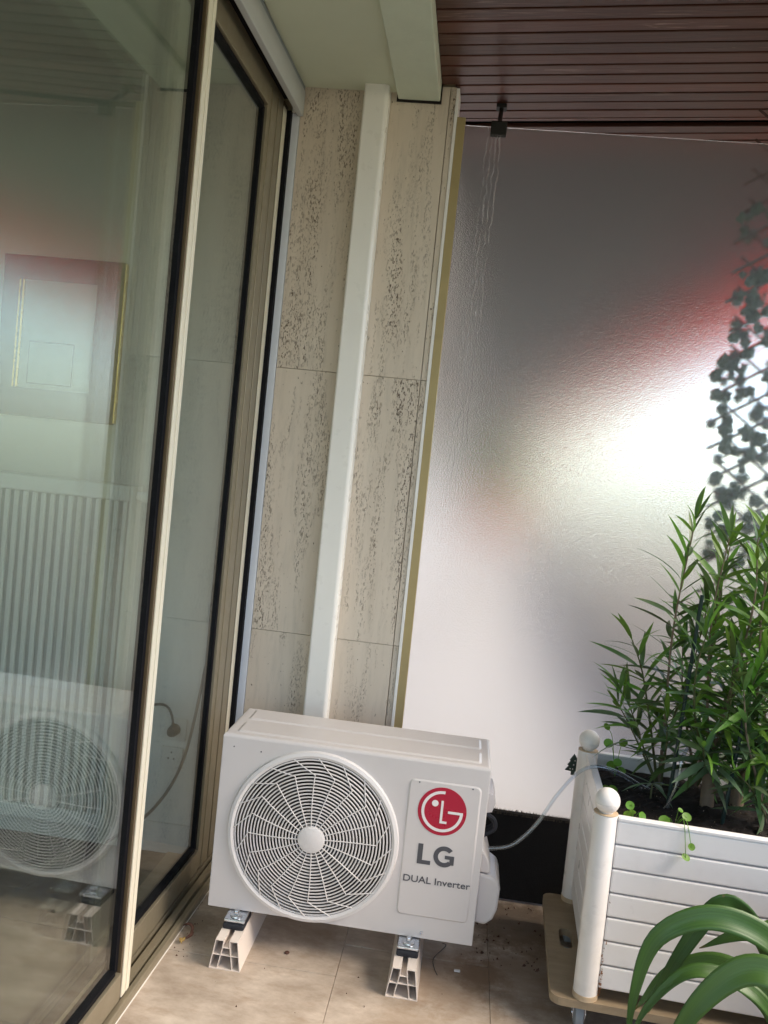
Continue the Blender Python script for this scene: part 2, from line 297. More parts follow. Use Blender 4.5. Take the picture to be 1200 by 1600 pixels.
# ---------------------------------------------------------------- mesh helpers
class MB:
    def __init__(s): s.v = []; s.f = []; s.sm = []
    def add(s, vs, fs, smooth=False):
        o = len(s.v); s.v += [tuple(x) for x in vs]; s.f += [tuple(i + o for i in f) for f in fs]; s.sm += [smooth] * len(fs); return s
    def box(s, x0, x1, y0, y1, z0, z1, bev=0.0):
        if bev <= 0:
            return s.add([(x0, y0, z0), (x1, y0, z0), (x1, y1, z0), (x0, y1, z0), (x0, y0, z1), (x1, y0, z1), (x1, y1, z1), (x0, y1, z1)],
                         [(0, 3, 2, 1), (4, 5, 6, 7), (0, 1, 5, 4), (1, 2, 6, 5), (2, 3, 7, 6), (3, 0, 4, 7)])
        bm = bmesh.new(); bmesh.ops.create_cube(bm, size=1)
        bmesh.ops.scale(bm, vec=(x1 - x0, y1 - y0, z1 - z0), verts=bm.verts); bmesh.ops.translate(bm, vec=((x0 + x1) / 2, (y0 + y1) / 2, (z0 + z1) / 2), verts=bm.verts)
        bmesh.ops.bevel(bm, geom=bm.edges[:], offset=bev, segments=3 if bev < 0.006 else 5, profile=0.5, affect='EDGES')
        bm.verts.index_update(); s.add([v.co for v in bm.verts], [[v.index for v in f.verts] for f in bm.faces], False); bm.free(); return s
    def tube(s, pts, rad, seg=8, cap=True):
        pts = [Vector(p) for p in pts]; n = len(pts)
        rads = rad if isinstance(rad, (list, tuple)) else [rad] * n
        vs = []; prev = None
        for i, p in enumerate(pts):
            t = (pts[min(i + 1, n - 1)] - pts[max(i - 1, 0)]).normalized()
            a = prev if prev is not None else (Vector((0, 0, 1)) if abs(t.z) < 0.9 else Vector((1, 0, 0)))
            u = (a - t * a.dot(t)).normalized(); prev = u; w_ = t.cross(u)
            for k in range(seg):
                an = 2 * math.pi * k / seg; vs.append(p + (u * math.cos(an) + w_ * math.sin(an)) * rads[i])
        fs = [(i * seg + k, i * seg + (k + 1) % seg, (i + 1) * seg + (k + 1) % seg, (i + 1) * seg + k) for i in range(n - 1) for k in range(seg)]
        if cap: fs += [tuple(range(seg))[::-1], tuple((n - 1) * seg + k for k in range(seg))]
        return s.add(vs, fs, True)
    def lathe(s, prof, c, seg=24, axis='z'):
        vs = []
        for r_, h in prof:
            for k in range(seg):
                a = 2 * math.pi * k / seg; q = (r_ * math.cos(a), r_ * math.sin(a), h)
                if axis == 'y': q = (q[0], q[2], q[1])
                elif axis == 'x': q = (q[2], q[0], q[1])
                vs.append((c[0] + q[0], c[1] + q[1], c[2] + q[2]))
        n = len(prof)
        fs = [(i * seg + k, i * seg + (k + 1) % seg, (i + 1) * seg + (k + 1) % seg, (i + 1) * seg + k) for i in range(n - 1) for k in range(seg)]
        fs += [tuple(range(seg)), tuple((n - 1) * seg + k for k in range(seg))]
        return s.add(vs, fs, True)
    def prism(s, poly, a, b, axis='y', smooth=False):
        """poly: 2D outline; axis y: (x,z) extruded from y=a to y=b; axis z: (x,y); axis x: (y,z)"""
        f3 = {'y': lambda p, h: (p[0], h, p[1]), 'z': lambda p, h: (p[0], p[1], h), 'x': lambda p, h: (h, p[0], p[1])}[axis]
        n = len(poly)
        return s.add([f3(p, a) for p in poly] + [f3(p, b) for p in poly],
                     [tuple(range(n)), tuple(range(2 * n - 1, n - 1, -1))] + [(i, i + n, (i + 1) % n + n, (i + 1) % n) for i in range(n)], smooth)
    def mesh(s, name, mat):
        me = bpy.data.meshes.new(name); me.from_pydata(s.v, [], s.f)
        me.polygons.foreach_set('use_smooth', s.sm); me.materials.append(mat); me.update()
        bm = bmesh.new(); bm.from_mesh(me); bmesh.ops.recalc_face_normals(bm, faces=bm.faces[:]); bm.to_mesh(me); bm.free()
        if any(s.sm): me.set_sharp_from_angle(angle=R(38))
        return me
    def build(s, name, mat, parent=None, loc=None):
        """vertices are given in the parent's own space when there is a parent, else in world space"""
        me = s.mesh(name, M[mat] if isinstance(mat, str) else mat)
        return link(name, me, parent, loc)
def link(name, me, parent=None, loc=None):
    o = bpy.data.objects.new(name, me); COL.objects.link(o)
    if parent: o.parent = parent
    if loc: o.location = loc
    return o
def tag(o, label=None, cat=None, group=None, kind=None):
    if label: o['label'] = label
    if cat: o['category'] = cat
    if group: o['group'] = group
    if kind: o['kind'] = kind
    return o
def empty(name, loc, label, cat, group=None, rz=0):
    o = bpy.data.objects.new(name, None); COL.objects.link(o); o.location = loc; o.rotation_euler = (0, 0, rz); o.empty_display_size = 0.05
    return tag(o, label, cat, group)
def rrect(x0, x1, z0, z1, r, n=5):
    p = []
    for cx, cz, a0 in ((x1 - r, z1 - r, 0), (x0 + r, z1 - r, 90), (x0 + r, z0 + r, 180), (x1 - r, z0 + r, 270)):
        for k in range(n + 1):
            a = R(a0 + 90 * k / n); p.append((cx + r * math.cos(a), cz + r * math.sin(a)))
    return p
def bez(pts, n=24):
    """Catmull-Rom through the points"""
    P = [Vector(p) for p in pts]; P = [P[0] * 2 - P[1]] + P + [P[-1] * 2 - P[-2]]
    out = []; segs = len(P) - 3
    for i in range(segs):
        for k in range(n // segs + 1):
            t = k / (n // segs + 1); a, b, c, d = P[i:i + 4]
            out.append(0.5 * ((2 * b) + (c - a) * t + (2 * a - 5 * b + 4 * c - d) * t * t + (3 * b - a - 3 * c + d) * t ** 3))
    out.append(P[-2]); return out

# ---------------------------------------------------------------- constants of the place
YW = 0.56            # face of the end wall
XD = -0.086          # balcony side of the door sill at y = -0.05
TH = R(1.6)          # the door line is turned a little against the end wall
XE = 2.2             # open edge of the balcony
ZC = 2.69            # painted ceiling

# ================================================================ STRUCTURE
# floor: tiles in a bed
random.seed(4)
floor = MB().box(-0.3, XE, -5.0, 1.2, -0.20, -0.006).build('floor', 'grout'); tag(floor, 'pale beige marble tile floor of the balcony', None, None, 'structure')
tx = [-0.21, 0.4, 0.83, 1.26, 1.69, 2.12]
ty = [-2.5, -1.99, -1.48, -0.97, -0.46, -0.092 - 0.0, 0.105, 0.55]
ty = [-2.52, -2.11, -1.70, -1.29, -0.88, -0.47, -0.06, 0.35, 0.76, 1.17]
for i in range(len(tx) - 1):
    off = (0, 0.165, 0.05, -0.12, 0.1)[i]
    for j in range(len(ty) - 1):
        g = 0.0006; x0, x1 = tx[i] + g, tx[i + 1] - g; y0, y1 = ty[j] + off + g, ty[j + 1] + off - g
        dz = random.uniform(-0.0006, 0.0006)
        MB().box(x0, x1, y0, y1, -0.0058, dz, 0.0012).build('floor_tile', 'tile', floor)

o = MB().box(-0.3, XE, 1.2, 26.0, -0.20, 0.0).build('neighbour_floor', 'pale_floor'); tag(o, 'pale floor of the neighbouring balcony behind the frosted screen', None, None, 'structure')
# end wall: core with travertine slabs
wall = MB().box(-0.22, 0.438, YW + 0.02, YW + 0.16, -0.02, 2.9).build('end_wall', 'wall_core'); tag(wall, 'end wall of travertine slabs beside the frosted screen', None, None, 'structure')
zj = [0.0, 0.819, 1.737, 2.72]
for a, b in zip(zj[:-1], zj[1:]):
    MB().box(-0.083, 0.4198, YW + random.uniform(0, 0.001), YW + 0.0195, a + 0.0007, b - 0.0007, 0.0008).build('travertine_slab', 'travertine', wall)
    MB().box(0.4222, 0.4405, YW + random.uniform(0, 0.001), YW + 0.0195, a + 0.0007, b - 0.0007, 0.0008).build('travertine_slab', 'travertine', wall)

# painted ceiling, beam, slatted soffit
ceil = MB().box(-0.086, 0.2465, -5, YW - 0.002, ZC, ZC + 0.25).build('ceiling', 'ceiling'); tag(ceil, 'flat pale green painted ceiling strip above the door', None, None, 'structure')
bm_ = MB().box(0.247, 0.389, -5, YW - 0.004, 2.667, 2.95, 0.004); beam = bm_.build('ceiling_beam', 'beam'); tag(beam, 'rough pale green painted concrete beam along the ceiling', None, None, 'structure')
MB().box(0.2425, 0.3935, YW - 0.0045, YW - 0.0005, 2.660, 2.73).build('joint', 'dark', beam)
SL = 0.065; zslat = lambda x: 2.723 + SL * (x - 0.41)
sof = empty('slatted_soffit', (0.41, YW, 2.723), 'slatted ceiling of dark red-brown varnished wood', 'ceiling'); sof['kind'] = 'structure'; del sof['category']
sof.rotation_euler = (0, -math.atan(SL), 0)
pitch = 0.0675
sm = MB().box(-0.02, 2.15, 0.0045, pitch - 0.0045, 0, 0.016, 0.0025).mesh('soffit_slat', M['slat'])
for k in range(-46, 9):
    y = k * pitch
    o = link('slat', sm, sof, (random.uniform(0, 0.0), y + (0.006 if k > 4 else 0), random.uniform(0, 0.0015)))
    if k >= 0: o.location.x = 0.045
    if k == 4: o.scale.y = 0.40
MB().box(-0.02, 2.15, -5.4, 25.4, 0.035, 0.2).build('backing', 'dark', sof)  # near-black sheet put in so the slat gaps read as shade
MB().box(-0.02, 2.15, -5.4, -46 * pitch - 0.01, 0.0, 0.03).build('plain_board', 'slat', sof)
MB().box(-0.02, 2.15, 9 * pitch + 0.01, 25.4, 0.0, 0.03).build('plain_board', 'dark_wood', sof)

# building shell round the balcony (gives the shade), parapet, far ground
MB2 = MB().box(-4.6, XE, -3.5, 26.2, 2.98, 3.3).box(-0.4, XE, -5.2, -3.5002, 2.98, 3.3); o = MB2.build('upper_slab', 'render'); tag(o, 'concrete slab of the storey above', None, None, 'structure')
o = MB().box(XE, XE + 0.12, -5.0, 26.0, -0.2, 0.98, 0.006).build('parapet', 'render'); tag(o, 'white rendered parapet along the open balcony edge', None, None, 'structure')
o = MB().box(-0.3, XE, 26.0, 26.2, -0.2, 2.98).build('far_partition', 'grey_render'); tag(o, 'grey partition at the far end of the neighbouring balcony', None, None, 'structure')
o = MB().box(-0.3, -0.1, YW + 0.16, 26.0, -0.02, 2.98).build('neighbour_facade', 'render'); tag(o, 'neighbouring facade behind the frosted screen', None, None, 'structure')
o = MB().box(-1500, 1500, -1500, 1500, -9.2, -9.0).build('ground', 'ground'); tag(o, 'ground far below the balcony', None, None, 'structure')

# room behind the sliding door
YI = 0.525
room = MB().box(-4.5, -0.20, YI, YI + 0.02, -0.1, 2.95).build('room_wall', 'room_wall'); tag(room, 'pale interior wall seen through the sliding door', None, None, 'structure')
MB().box(-4.5, -0.2, YI - 0.014, YI - 0.001, 0.0, 0.10, 0.003).build('skirting', 'room_wall', room)
o = MB().box(-4.6, -4.5, -3.4, YI, -0.1, 2.95).build('room_back_wall', 'room_wall'); tag(o, 'far wall of the dim room', None, None, 'structure')
o = MB().box(-4.5, -0.24, -3.5, -3.4, -0.1, 0.35).box(-4.5, -0.24, -3.5, -3.4, 2.5, 2.95).box(-4.5, -3.9, -3.5, -3.4, 0.3502, 2.4998).box(-0.5, -0.24, -3.5, -3.4, 0.3502, 2.4998).build('room_side_wall', 'room_wall'); tag(o, 'unseen side wall of the dim room with a wide opening added to light it', None, None, 'structure')  # wide opening added to let sky light brighten the interior wall
o = MB().box(-4.5, -0.25, -3.4, YI, -0.1, -0.012).build('room_floor', 'room_floor'); tag(o, 'dark floor of the room behind the door', None, None, 'structure')
o = MB().box(-4.5, -0.26, -3.4, YI, 2.72, 2.82).build('room_ceiling', 'room_wall'); tag(o, 'ceiling of the dim room', None, None, 'structure')

# ================================================================ SLIDING DOOR (local x: towards the balcony, local y: along the door)
def door_root(name, label, cat): return empty(name, (XD, -0.05, 0), label, cat, None, -TH)
# local frame: x=0 is the balcony edge of the sill, y=0 at world y=-0.05
fr = door_root('door_frame', 'champagne aluminium sliding door frame with floor track', 'door frame')
prof = [(0, 0.0), (0, 0.020), (-0.004, 0.024), (-0.016, 0.024), (-0.018, 0.012), (-0.024, 0.012), (-0.026, 0.026), (-0.045, 0.026), (-0.047, 0.010), (-0.056, 0.010), (-0.058, 0.030), (-0.064, 0.030), (-0.066, 0.012), (-0.082, 0.012), (-0.084, 0.034), (-0.15, 0.034), (-0.15, 0.0)]
sill = MB()
n = len(prof); sill.add([(p[0], -4.5, p[1]) for p in prof] + [(p[0], 0.60, p[1]) for p in prof], [(i, i + n, i + n + 1, i + 1) for i in range(n - 1)] + [tuple(range(n))])
sill.build('sill_track', 'champagne', fr)
MB().box(-0.0005, 0.0018, -4.5, 0.60, -0.004, 0.0025).build('sealant_line', 'edge_white', fr)
MB().box(-0.15, -0.058, 0.556, 0.607, 0.035, 2.62, 0.002).build('jamb', 'shaded_alu', fr)
MB().box(-0.0575, -0.0555, 0.548, 0.607, 0.035, 2.60).build('jamb_edge', 'cream_alu', fr)
MB().box(-0.055, -0.040, 0.585, 0.607, 0.035, 2.60).build('jamb_seal', 'gasket', fr)
MB().box(-0.068, -0.060, 0.546, 0.5555, 0.035, 2.60).build('jamb_fin', 'shaded_alu', fr)
MB().box(-0.083, -0.075, 0.546, 0.5555, 0.035, 2.60).build('jamb_fin', 'shaded_alu', fr)
MB().box(-0.15, -0.060, -4.5, 0.554, 2.60, 2.66, 0.002).build('head_track', 'champagne', fr)
MB().box(-0.060, -0.022, -4.5, 0.554, 2.625, 2.66).build('head_groove', 'gasket', fr)
MB().box(-0.0215, -0.001, -4.5, 0.602, 2.588, 2.672, 0.003).build('head_fascia', 'fascia', fr)
MB().box(-0.0210, -0.004, -4.5, 0.602, 2.673, 2.688).build('blind_rail', 'castor', fr)
MB().box(-0.10, -0.0225, -4.5, 0.602, 2.661, 2.69).build('head_gap', 'dark', fr)

def leaf_door(name, label, x0, y0, y1, zb, zt, far_is_stile):
    """x0: balcony face (local), thickness 36 mm; y0 nearer the camera, y1 far end"""
    d = door_root(name, label, 'sliding door'); th = 0.036; xp = x0 - 0.022
    sw = far_is_stile
    MB().box(x0 - th, x0, y1 - sw * 0.42, y1, zb, zt, 0.0015).build('stile', 'cream_alu' if sw < 0.1 else 'champagne', d)
    MB().box(x0 - th, x0 - 0.0005, y1 - sw * 0.98, y1 - sw * 0.50, zb, zt, 0.0015).build('stile', 'cream_alu' if sw < 0.1 else 'champagne', d)
    MB().box(x0 - th, x0 - 0.004, y1 - sw * 1.25, y1 - sw * 0.985, zb + 0.002, zt - 0.002).build('stile_return', 'shaded_alu' if sw < 0.1 else 'champagne', d)
    MB().box(x0 - th + 0.002, x0 - 0.012, y1 - sw * 1.25 - 0.018, y1 - sw * 1.255, zb + 0.075, zt - 0.075).build('gasket', 'gasket', d)
    MB().box(x0 - th, x0, y0, y1 - sw * 1.252, zb, zb + 0.072, 0.002).build('bottom_rail', 'champagne', d)
    MB().box(x0 - th + 0.002, x0 - 0.009, y0, y1 - sw * 1.26 - 0.018, zb + 0.073, zb + 0.086).build('gasket', 'gasket', d)
    MB().box(x0 - th, x0, y0, y1 - sw * 1.252, zt - 0.068, zt, 0.002).build('top_rail', 'champagne', d)
    MB().box(x0 - th + 0.002, x0 - 0.009, y0, y1 - sw * 1.26 - 0.018, zt - 0.083, zt - 0.069).build('gasket', 'gasket', d)
    MB().box(xp - 0.003, xp + 0.003, y0, y1 - sw * 1.26 - 0.010, zb + 0.080, zt - 0.078).build('glass_pane', 'pane', d)
    return d
leaf_door('sliding_door', 'near sliding glass door leaf reflecting the white unit', -0.013, -3.3, -0.250, 0.030, 2.62, 0.046)
leaf_door('sliding_door', 'rear sliding glass door leaf next to the stone wall', -0.058, -2.3, 0.545, 0.036, 2.60, 0.128)

# white trim between frame and stone
tr = tag(MB().box(-0.112, -0.0845, YW - 0.004, YW + 0.019, 0.0, 2.60, 0.002).build('corner_trim', 'white_trim'), 'narrow bluish white vertical trim between door frame and stone', 'trim')
o = tag(MB().box(-0.109, -0.0785, YW - 0.016, YW - 0.0045, 2.600, 2.615, 0.002).build('cable_stub', 'edge_white'), 'short white tube stub at the top corner by the ceiling', 'tube')

# ================================================================ ROOM THINGS
rd = empty('radiator', (-0.51, 0.50, 0.0), 'white ribbed panel radiator on the wall behind the glass', 'radiator')
MB().box(-1.2, 0.0, -0.062, -0.004, 0.115, 1.24, 0.004).build('convector', 'radiator_fin', rd)
MB().box(-1.2, 0.0, -0.085, 0.0, 1.225, 1.28, 0.008).build('top_cover', 'radiator', rd)
MB().box(-1.2, 0.0, -0.078, -0.004, 0.085, 0.135, 0.008).build('bottom_cover', 'radiator', rd)
MB().box(0.001, 0.012, -0.085, 0.0, 0.085, 1.28, 0.004).build('side_cover', 'radiator', rd)
rm = MB().box(-0.0075, 0.0075, -0.078, -0.0625, 0.136, 1.224, 0.004).mesh('radiator_rib', M['radiator'])
for k in range(36): link('rib', rm, rd, (-0.015 - k * 0.0325, 0, 0))
v = MB().lathe([(0.0, 0), (0.016, 0.002), (0.019, 0.03), (0.014, 0.06), (0, 0.061)], (0.0125, -0.045, 1.245), 14, 'x'); vv = v.build('valve', 'radiator', rd)
MB().tube(bez([(0.07, -0.045, 1.245), (0.11, -0.045, 1.255), (0.125, -0.04, 1.22), (0.115, -0.03, 1.17), (0.095, -0.02, 1.14)], 16), 0.006, 8).build('valve_pipe', 'radiator', rd)

pf = empty('framed_picture', (-0.85, YI - 0.001, 1.48), 'dark framed picture with gilt edges on the interior wall', 'picture')
MB().box(-0.22, 0.22, -0.020, -0.002, 0.0, 0.56, 0.003).build('frame', 'frame_wood', pf)
MB().box(-0.135, 0.125, -0.022, -0.0202, 0.10, 0.475).build('mount', 'mount', pf)
MB().box(-0.105, 0.062, -0.0235, -0.0222, 0.115, 0.265).build('print_border', 'frame_wood', pf)
MB().box(-0.100, 0.057, -0.0245, -0.0237, 0.120, 0.260).build('print', 'print', pf)
MB().box(0.2205, 0.226, -0.022, -0.003, 0.005, 0.555, 0.001).build('gilt_edge', 'gilt', pf)
MB().box(-0.143, -0.137, -0.026, -0.0203, 0.10, 0.475, 0.001).build('gilt_edge', 'gilt', pf)
MB().box(-0.156, -0.152, -0.026, -0.0203, 0.10, 0.475, 0.001).build('gilt_edge', 'gilt', pf)

ol = empty('wall_outlet', (-0.31, YI - 0.0005, 0.44), 'upper white wall outlet with a black plug in it', 'outlet')
MB().box(-0.04, 0.04, -0.012, 0, -0.04, 0.04, 0.004).build('plate', 'outlet', ol)
ol2 = empty('wall_outlet', (-0.315, YI - 0.0005, 0.335), 'lower white wall outlet left empty', 'outlet')
pl_ = MB().box(-0.04, 0.04, -0.012, 0, -0.04, 0.04, 0.004).build('plate', 'outlet', ol2)
for dx, dz in ((-0.01, 0.0), (0.01, 0.0), (0, 0.022)): MB().lathe([(0, -0.0135), (0.0035, -0.0135), (0.0035, -0.0122), (0, -0.0122)], (dx, 0, dz), 8, 'y').build('socket_hole', 'cable', ol2)
pg = empty('power_plug', (-0.31, YI - 0.013, 0.44), 'black power plug with short curved cable in the upper outlet', 'plug')
MB().lathe([(0, -0.045), (0.014, -0.044), (0.019, -0.03), (0.021, 0.0), (0, 0.0)], (0, 0, 0), 18, 'y').build('body', 'cable', pg)
MB().tube(bez([(0, -0.03, 0.01), (0.0, -0.035, 0.045), (-0.02, -0.035, 0.085), (-0.06, -0.03, 0.09), (-0.14, -0.03, 0.06)], 20), 0.0045, 8).build('cord', 'cable', pg)
tag(MB().tube(bez([(-0.187, 0.45, 1.0), (-0.192, 0.45, 0.785), (-0.202, 0.45, 0.695), (-0.23, 0.45, 0.468), (-0.253, 0.45, 0.353), (-0.296, 0.45, 0.245), (-0.371, 0.45, 0.139), (-0.5, 0.45, 0.03)], 40), 0.0055, 8).build('hanging_cable', 'cable'), 'long dark cable hanging in a curve behind the rear door leaf', 'cable')

# ================================================================ DUCT
def fil(cx, cy_, rr, a0, a1, n=7): return [(cx + rr * math.cos(R(a0 + (a1 - a0) * i / n)), cy_ + rr * math.sin(R(a0 + (a1 - a0) * i / n))) for i in range(n + 1)]
dp = [(0.222, YW - 0.001)] + fil(0.206, YW - 0.043, 0.016, 0, -90) + fil(0.146, YW - 0.051, 0.008, -90, -180) + [(0.137, YW - 0.001)]
dp_old = [(0.222, YW - 0.001), (0.222, YW - 0.030), (0.216, YW - 0.046), (0.206, YW - 0.057), (0.195, YW - 0.060), (0.152, YW - 0.060), (0.144, YW - 0.057), (0.139, YW - 0.050), (0.137, YW - 0.040), (0.134, YW - 0.001)]
d = MB().prism(dp, 0.20, 2.704, 'z', False); du = d.build('pipe_duct', 'duct'); tag(du, 'cream plastic duct running up the stone wall above the unit', 'duct')

# ================================================================ FROSTED SCREEN
fs = empty('privacy_screen', (0.44, YW, 0.0), 'tall frosted glass privacy screen in a gold side frame', 'glass screen')
MB().box(0.0012, 0.0115, -0.004, 0.10, 0.0, 2.715, 0.001).build('edge_bead', 'edge_white', fs)
MB().box(0.0118, 0.0405, -0.002, 0.018, 0.0, 2.622, 0.0015).build('side_frame', 'gold', fs)
MB().box(0.0412, 1.75, 0.006, 0.013, 0.03, 2.600, 0.0006).build('glass_pane', 'frosted', fs)
cl = empty('screen_clip', (0.594, YW + 0.008, 2.57), 'black metal clip holding the top edge of the frosted glass', 'clip')
MB().box(-0.027, 0.027, -0.016, -0.0025, 0.0, 0.046, 0.004).build('jaw', 'iron', cl)
MB().box(-0.027, 0.027, 0.0055, 0.016, 0.0, 0.046, 0.004).build('jaw', 'iron', cl)
MB().box(-0.022, 0.022, -0.002, 0.005, 0.031, 0.045).build('bridge', 'iron', cl)
MB().tube([(0, 0.0, 0.040), (0, 0.06, 0.085), (0, 0.145, 0.150)], 0.0075, 8).build('rod', 'iron', cl)
MB().box(-0.018, 0.018, 0.125, 0.165, 0.150, 0.163, 0.002).build('bracket', 'iron', cl)

# ================================================================ OUTDOOR UNIT
W_, D_, Z0, Z1 = 0.77, 0.276, 0.113, 0.6245
ac = empty('outdoor_unit', (0, 0, Z0), 'white outdoor air conditioning unit with round fan grille on plastic stands', 'air conditioner')
H_ = Z1 - Z0; FC = (0.287, 0.359 - Z0); FR = 0.2445
bm = bmesh.new(); bmesh.ops.create_cube(bm, size=1); bmesh.ops.scale(bm, vec=(W_, D_, H_), verts=bm.verts); bmesh.ops.translate(bm, vec=(W_ / 2, D_ / 2, H_ / 2), verts=bm.verts)
te = [e for e in bm.edges if all(abs(v.co.z - H_) < 1e-5 for v in e.verts)]
bmesh.ops.bevel(bm, geom=te, offset=0.012, segments=5, profile=0.5, affect='EDGES')
ve = [e for e in bm.edges if abs(e.verts[0].co.z - e.verts[1].co.z) > 0.2]
bmesh.ops.bevel(bm, geom=ve, offset=0.004, segments=2, profile=0.5, affect='EDGES')
me = bpy.data.meshes.new('unit_shell'); bm.to_mesh(me); bm.free(); me.materials.append(M['ac'])
sh = bpy.data.objects.new('casing', me); COL.objects.link(sh)
cb = MB().lathe([(FR - 0.008, -0.05), (FR - 0.008, 0.150)], (FC[0], 0, FC[1]), 72, 'y'); cme = cb.mesh('cutter', M['cavity']); cu = bpy.data.objects.new('cutter', cme); COL.objects.link(cu)
md = sh.modifiers.new('b', 'BOOLEAN'); md.operation = 'DIFFERENCE'; md.object = cu; md.solver = 'EXACT'
bpy.context.view_layer.update(); dg = bpy.context.evaluated_depsgraph_get()
nme = bpy.data.meshes.new_from_object(sh.evaluated_get(dg)); sh.modifiers.clear(); sh.data = nme; bpy.data.objects.remove(cu)
if len(nme.materials) < 1: nme.materials.append(M['ac'])
nme.materials[0] = M['ac']
for pgn in nme.polygons: pgn.use_smooth = True
nme.set_sharp_from_angle(angle=R(30))
sh.parent = ac
wn = sh.modifiers.new('wn', 'WEIGHTED_NORMAL'); wn.keep_sharp = True; wn.weight = 100
# shroud, cavity back, fan
sb = MB(); prof = [(FR - 0.0085, 0.001), (FR - 0.022, 0.03), (FR - 0.034, 0.06), (FR - 0.034, 0.13)]
seg = 64; vs_ = []
for r_, h in prof:
    for k in range(seg): a = 2 * math.pi * k / seg; vs_.append((FC[0] + r_ * math.cos(a), h, FC[1] + r_ * math.sin(a)))
sb.add(vs_, [(i * seg + k, i * seg + (k + 1) % seg, (i + 1) * seg + (k + 1) % seg, (i + 1) * seg + k) for i in range(3) for k in range(seg)], True); sb.build('fan_shroud', 'shroud', ac)
MB().lathe([(0, 0.138), (FR - 0.03, 0.138), (FR - 0.03, 0.146), (0, 0.146)], (FC[0], 0, FC[1]), 48, 'y').build('dark_cavity_back', 'cavity', ac)  # near-black disc paints the shade of the recess behind the fan
fan = MB().lathe([(0, 0.055), (0.045, 0.058), (0.055, 0.075), (0.055, 0.13), (0, 0.13)], (FC[0], 0, FC[1]), 32, 'y').build('fan_hub', 'fan', ac)
for k in range(3):
    a0 = 2 * math.pi * k / 3 + 0.55; vs_ = []; fs_ = []; nr, na = 6, 8
    for i in range(nr + 1):
        r_ = 0.05 + (0.198 - 0.05) * i / nr
        for j in range(na + 1):
            a = a0 + (j / na - 0.5) * (1.25 + 0.25 * i / nr) + 0.25 * i / nr
            vs_.append((FC[0] + r_ * math.cos(a), 0.080 + 0.045 * j / na, FC[1] + r_ * math.sin(a)))
    for i in range(nr):
        for j in range(na): q = i * (na + 1) + j; fs_.append((q, q + 1, q + na + 2, q + na + 1))
    MB().add(vs_, fs_, True).build('fan_blade', 'fan', ac)
MB().box(FC[0] + 0.085, FC[0] + 0.125, 0.100, 0.118, FC[1] - 0.06, FC[1] + 0.03, 0.006).build('motor_bracket', 'shroud', ac)
# grille: domed rings and kinked spokes
dome = lambda r_: -0.020 + 0.016 * (r_ / FR) ** 4
gr = MB(); nring = 20
for k in range(nring):
    r_ = 0.046 + (FR - 0.020 - 0.046) * k / (nring - 1); y = dome(r_)
    gr.tube([(FC[0] + r_ * math.cos(2 * math.pi * i / 72), y, FC[1] + r_ * math.sin(2 * math.pi * i / 72)) for i in range(73)], 0.0022, 6, False)
nsp = 20
for k in range(nsp):
    a0 = 2 * math.pi * k / nsp + 0.1; pts = []
    for i in range(9):
        r_ = 0.036 + (0.184 - 0.036) * i / 8; a = a0 - 0.06 * i / 8
        pts.append((FC[0] + r_ * math.cos(a), dome(r_) - 0.002, FC[1] + r_ * math.sin(a)))
    a1 = a0 - 0.06
    for i in range(1, 5):
        f = i / 4; p0 = Vector((0.184 * math.cos(a1), 0, 0.184 * math.sin(a1))); a2 = a1 + 0.31; p1 = Vector(((FR - 0.008) * math.cos(a2), 0, (FR - 0.008) * math.sin(a2)))
        q = p0.lerp(p1, f); pts.append((FC[0] + q.x, dome(q.length) - 0.002, FC[1] + q.z))
    gr.tube(pts, 0.0016, 5)
gro = gr.build('fan_grille', 'grille', ac)
rim = MB(); rp = [(FR - 0.017, -0.002), (FR - 0.016, -0.009), (FR - 0.008, -0.013), (FR + 0.001, -0.010), (FR + 0.004, -0.0005), (FR - 0.017, 0.004)]
vs_ = []; seg = 96
for r_, h in rp:
    for k in range(seg): a = 2 * math.pi * k / seg; vs_.append((FC[0] + r_ * math.cos(a), h, FC[1] + r_ * math.sin(a)))
rim.add(vs_, [(i * seg + k, i * seg + (k + 1) % seg, ((i + 1) % 6) * seg + (k + 1) % seg, ((i + 1) % 6) * seg + k) for i in range(6) for k in range(seg)], True)
rim.build('grille_rim', 'grille', gro)
MB().lathe([(0, -0.0275), (0.032, -0.0275), (0.0385, -0.0245), (0.040, -0.017), (0, -0.016)], (FC[0], 0, FC[1]), 40, 'y').build('grille_boss', 'grille', gro)
# pressed plate with the marks
def plate(x0, x1, z0, z1, r_, dep, lip, axis='y', base=0.0):
    """raised panel with sloped border"""
    o1 = rrect(x0, x1, z0, z1, r_, 6); o2 = rrect(x0 + lip, x1 - lip, z0 + lip, z1 - lip, max(r_ - lip, 0.003), 6); n = len(o1)
    f3 = (lambda p, h: (p[0], base - h, p[1])) if axis == 'y' else (lambda p, h: (p[0], p[1], base + h))
    m_ = MB(); m_.add([f3(p, -0.001) for p in o1] + [f3(p, dep) for p in o2], [(i, (i + 1) % n, (i + 1) % n + n, i + n) for i in range(n)] + [tuple(range(n, 2 * n))], False); return m_
pz = 0.0030
pp = plate(0.545, 0.752, 0.173 - Z0, 0.569 - Z0, 0.018, pz, 0.006).build('name_plate', 'ac', ac)
plate(0.03, 0.745, 0.024, 0.128, 0.012, 0.0035, 0.009, 'z', H_).build('top_rib', 'ac', ac)
plate(0.03, 0.745, 0.150, 0.252, 0.012, 0.0035, 0.009, 'z', H_).build('top_rib', 'ac', ac)
def flat(poly, y0, thick=0.0007):
    return MB().prism(poly, y0 - thick, y0, 'y')
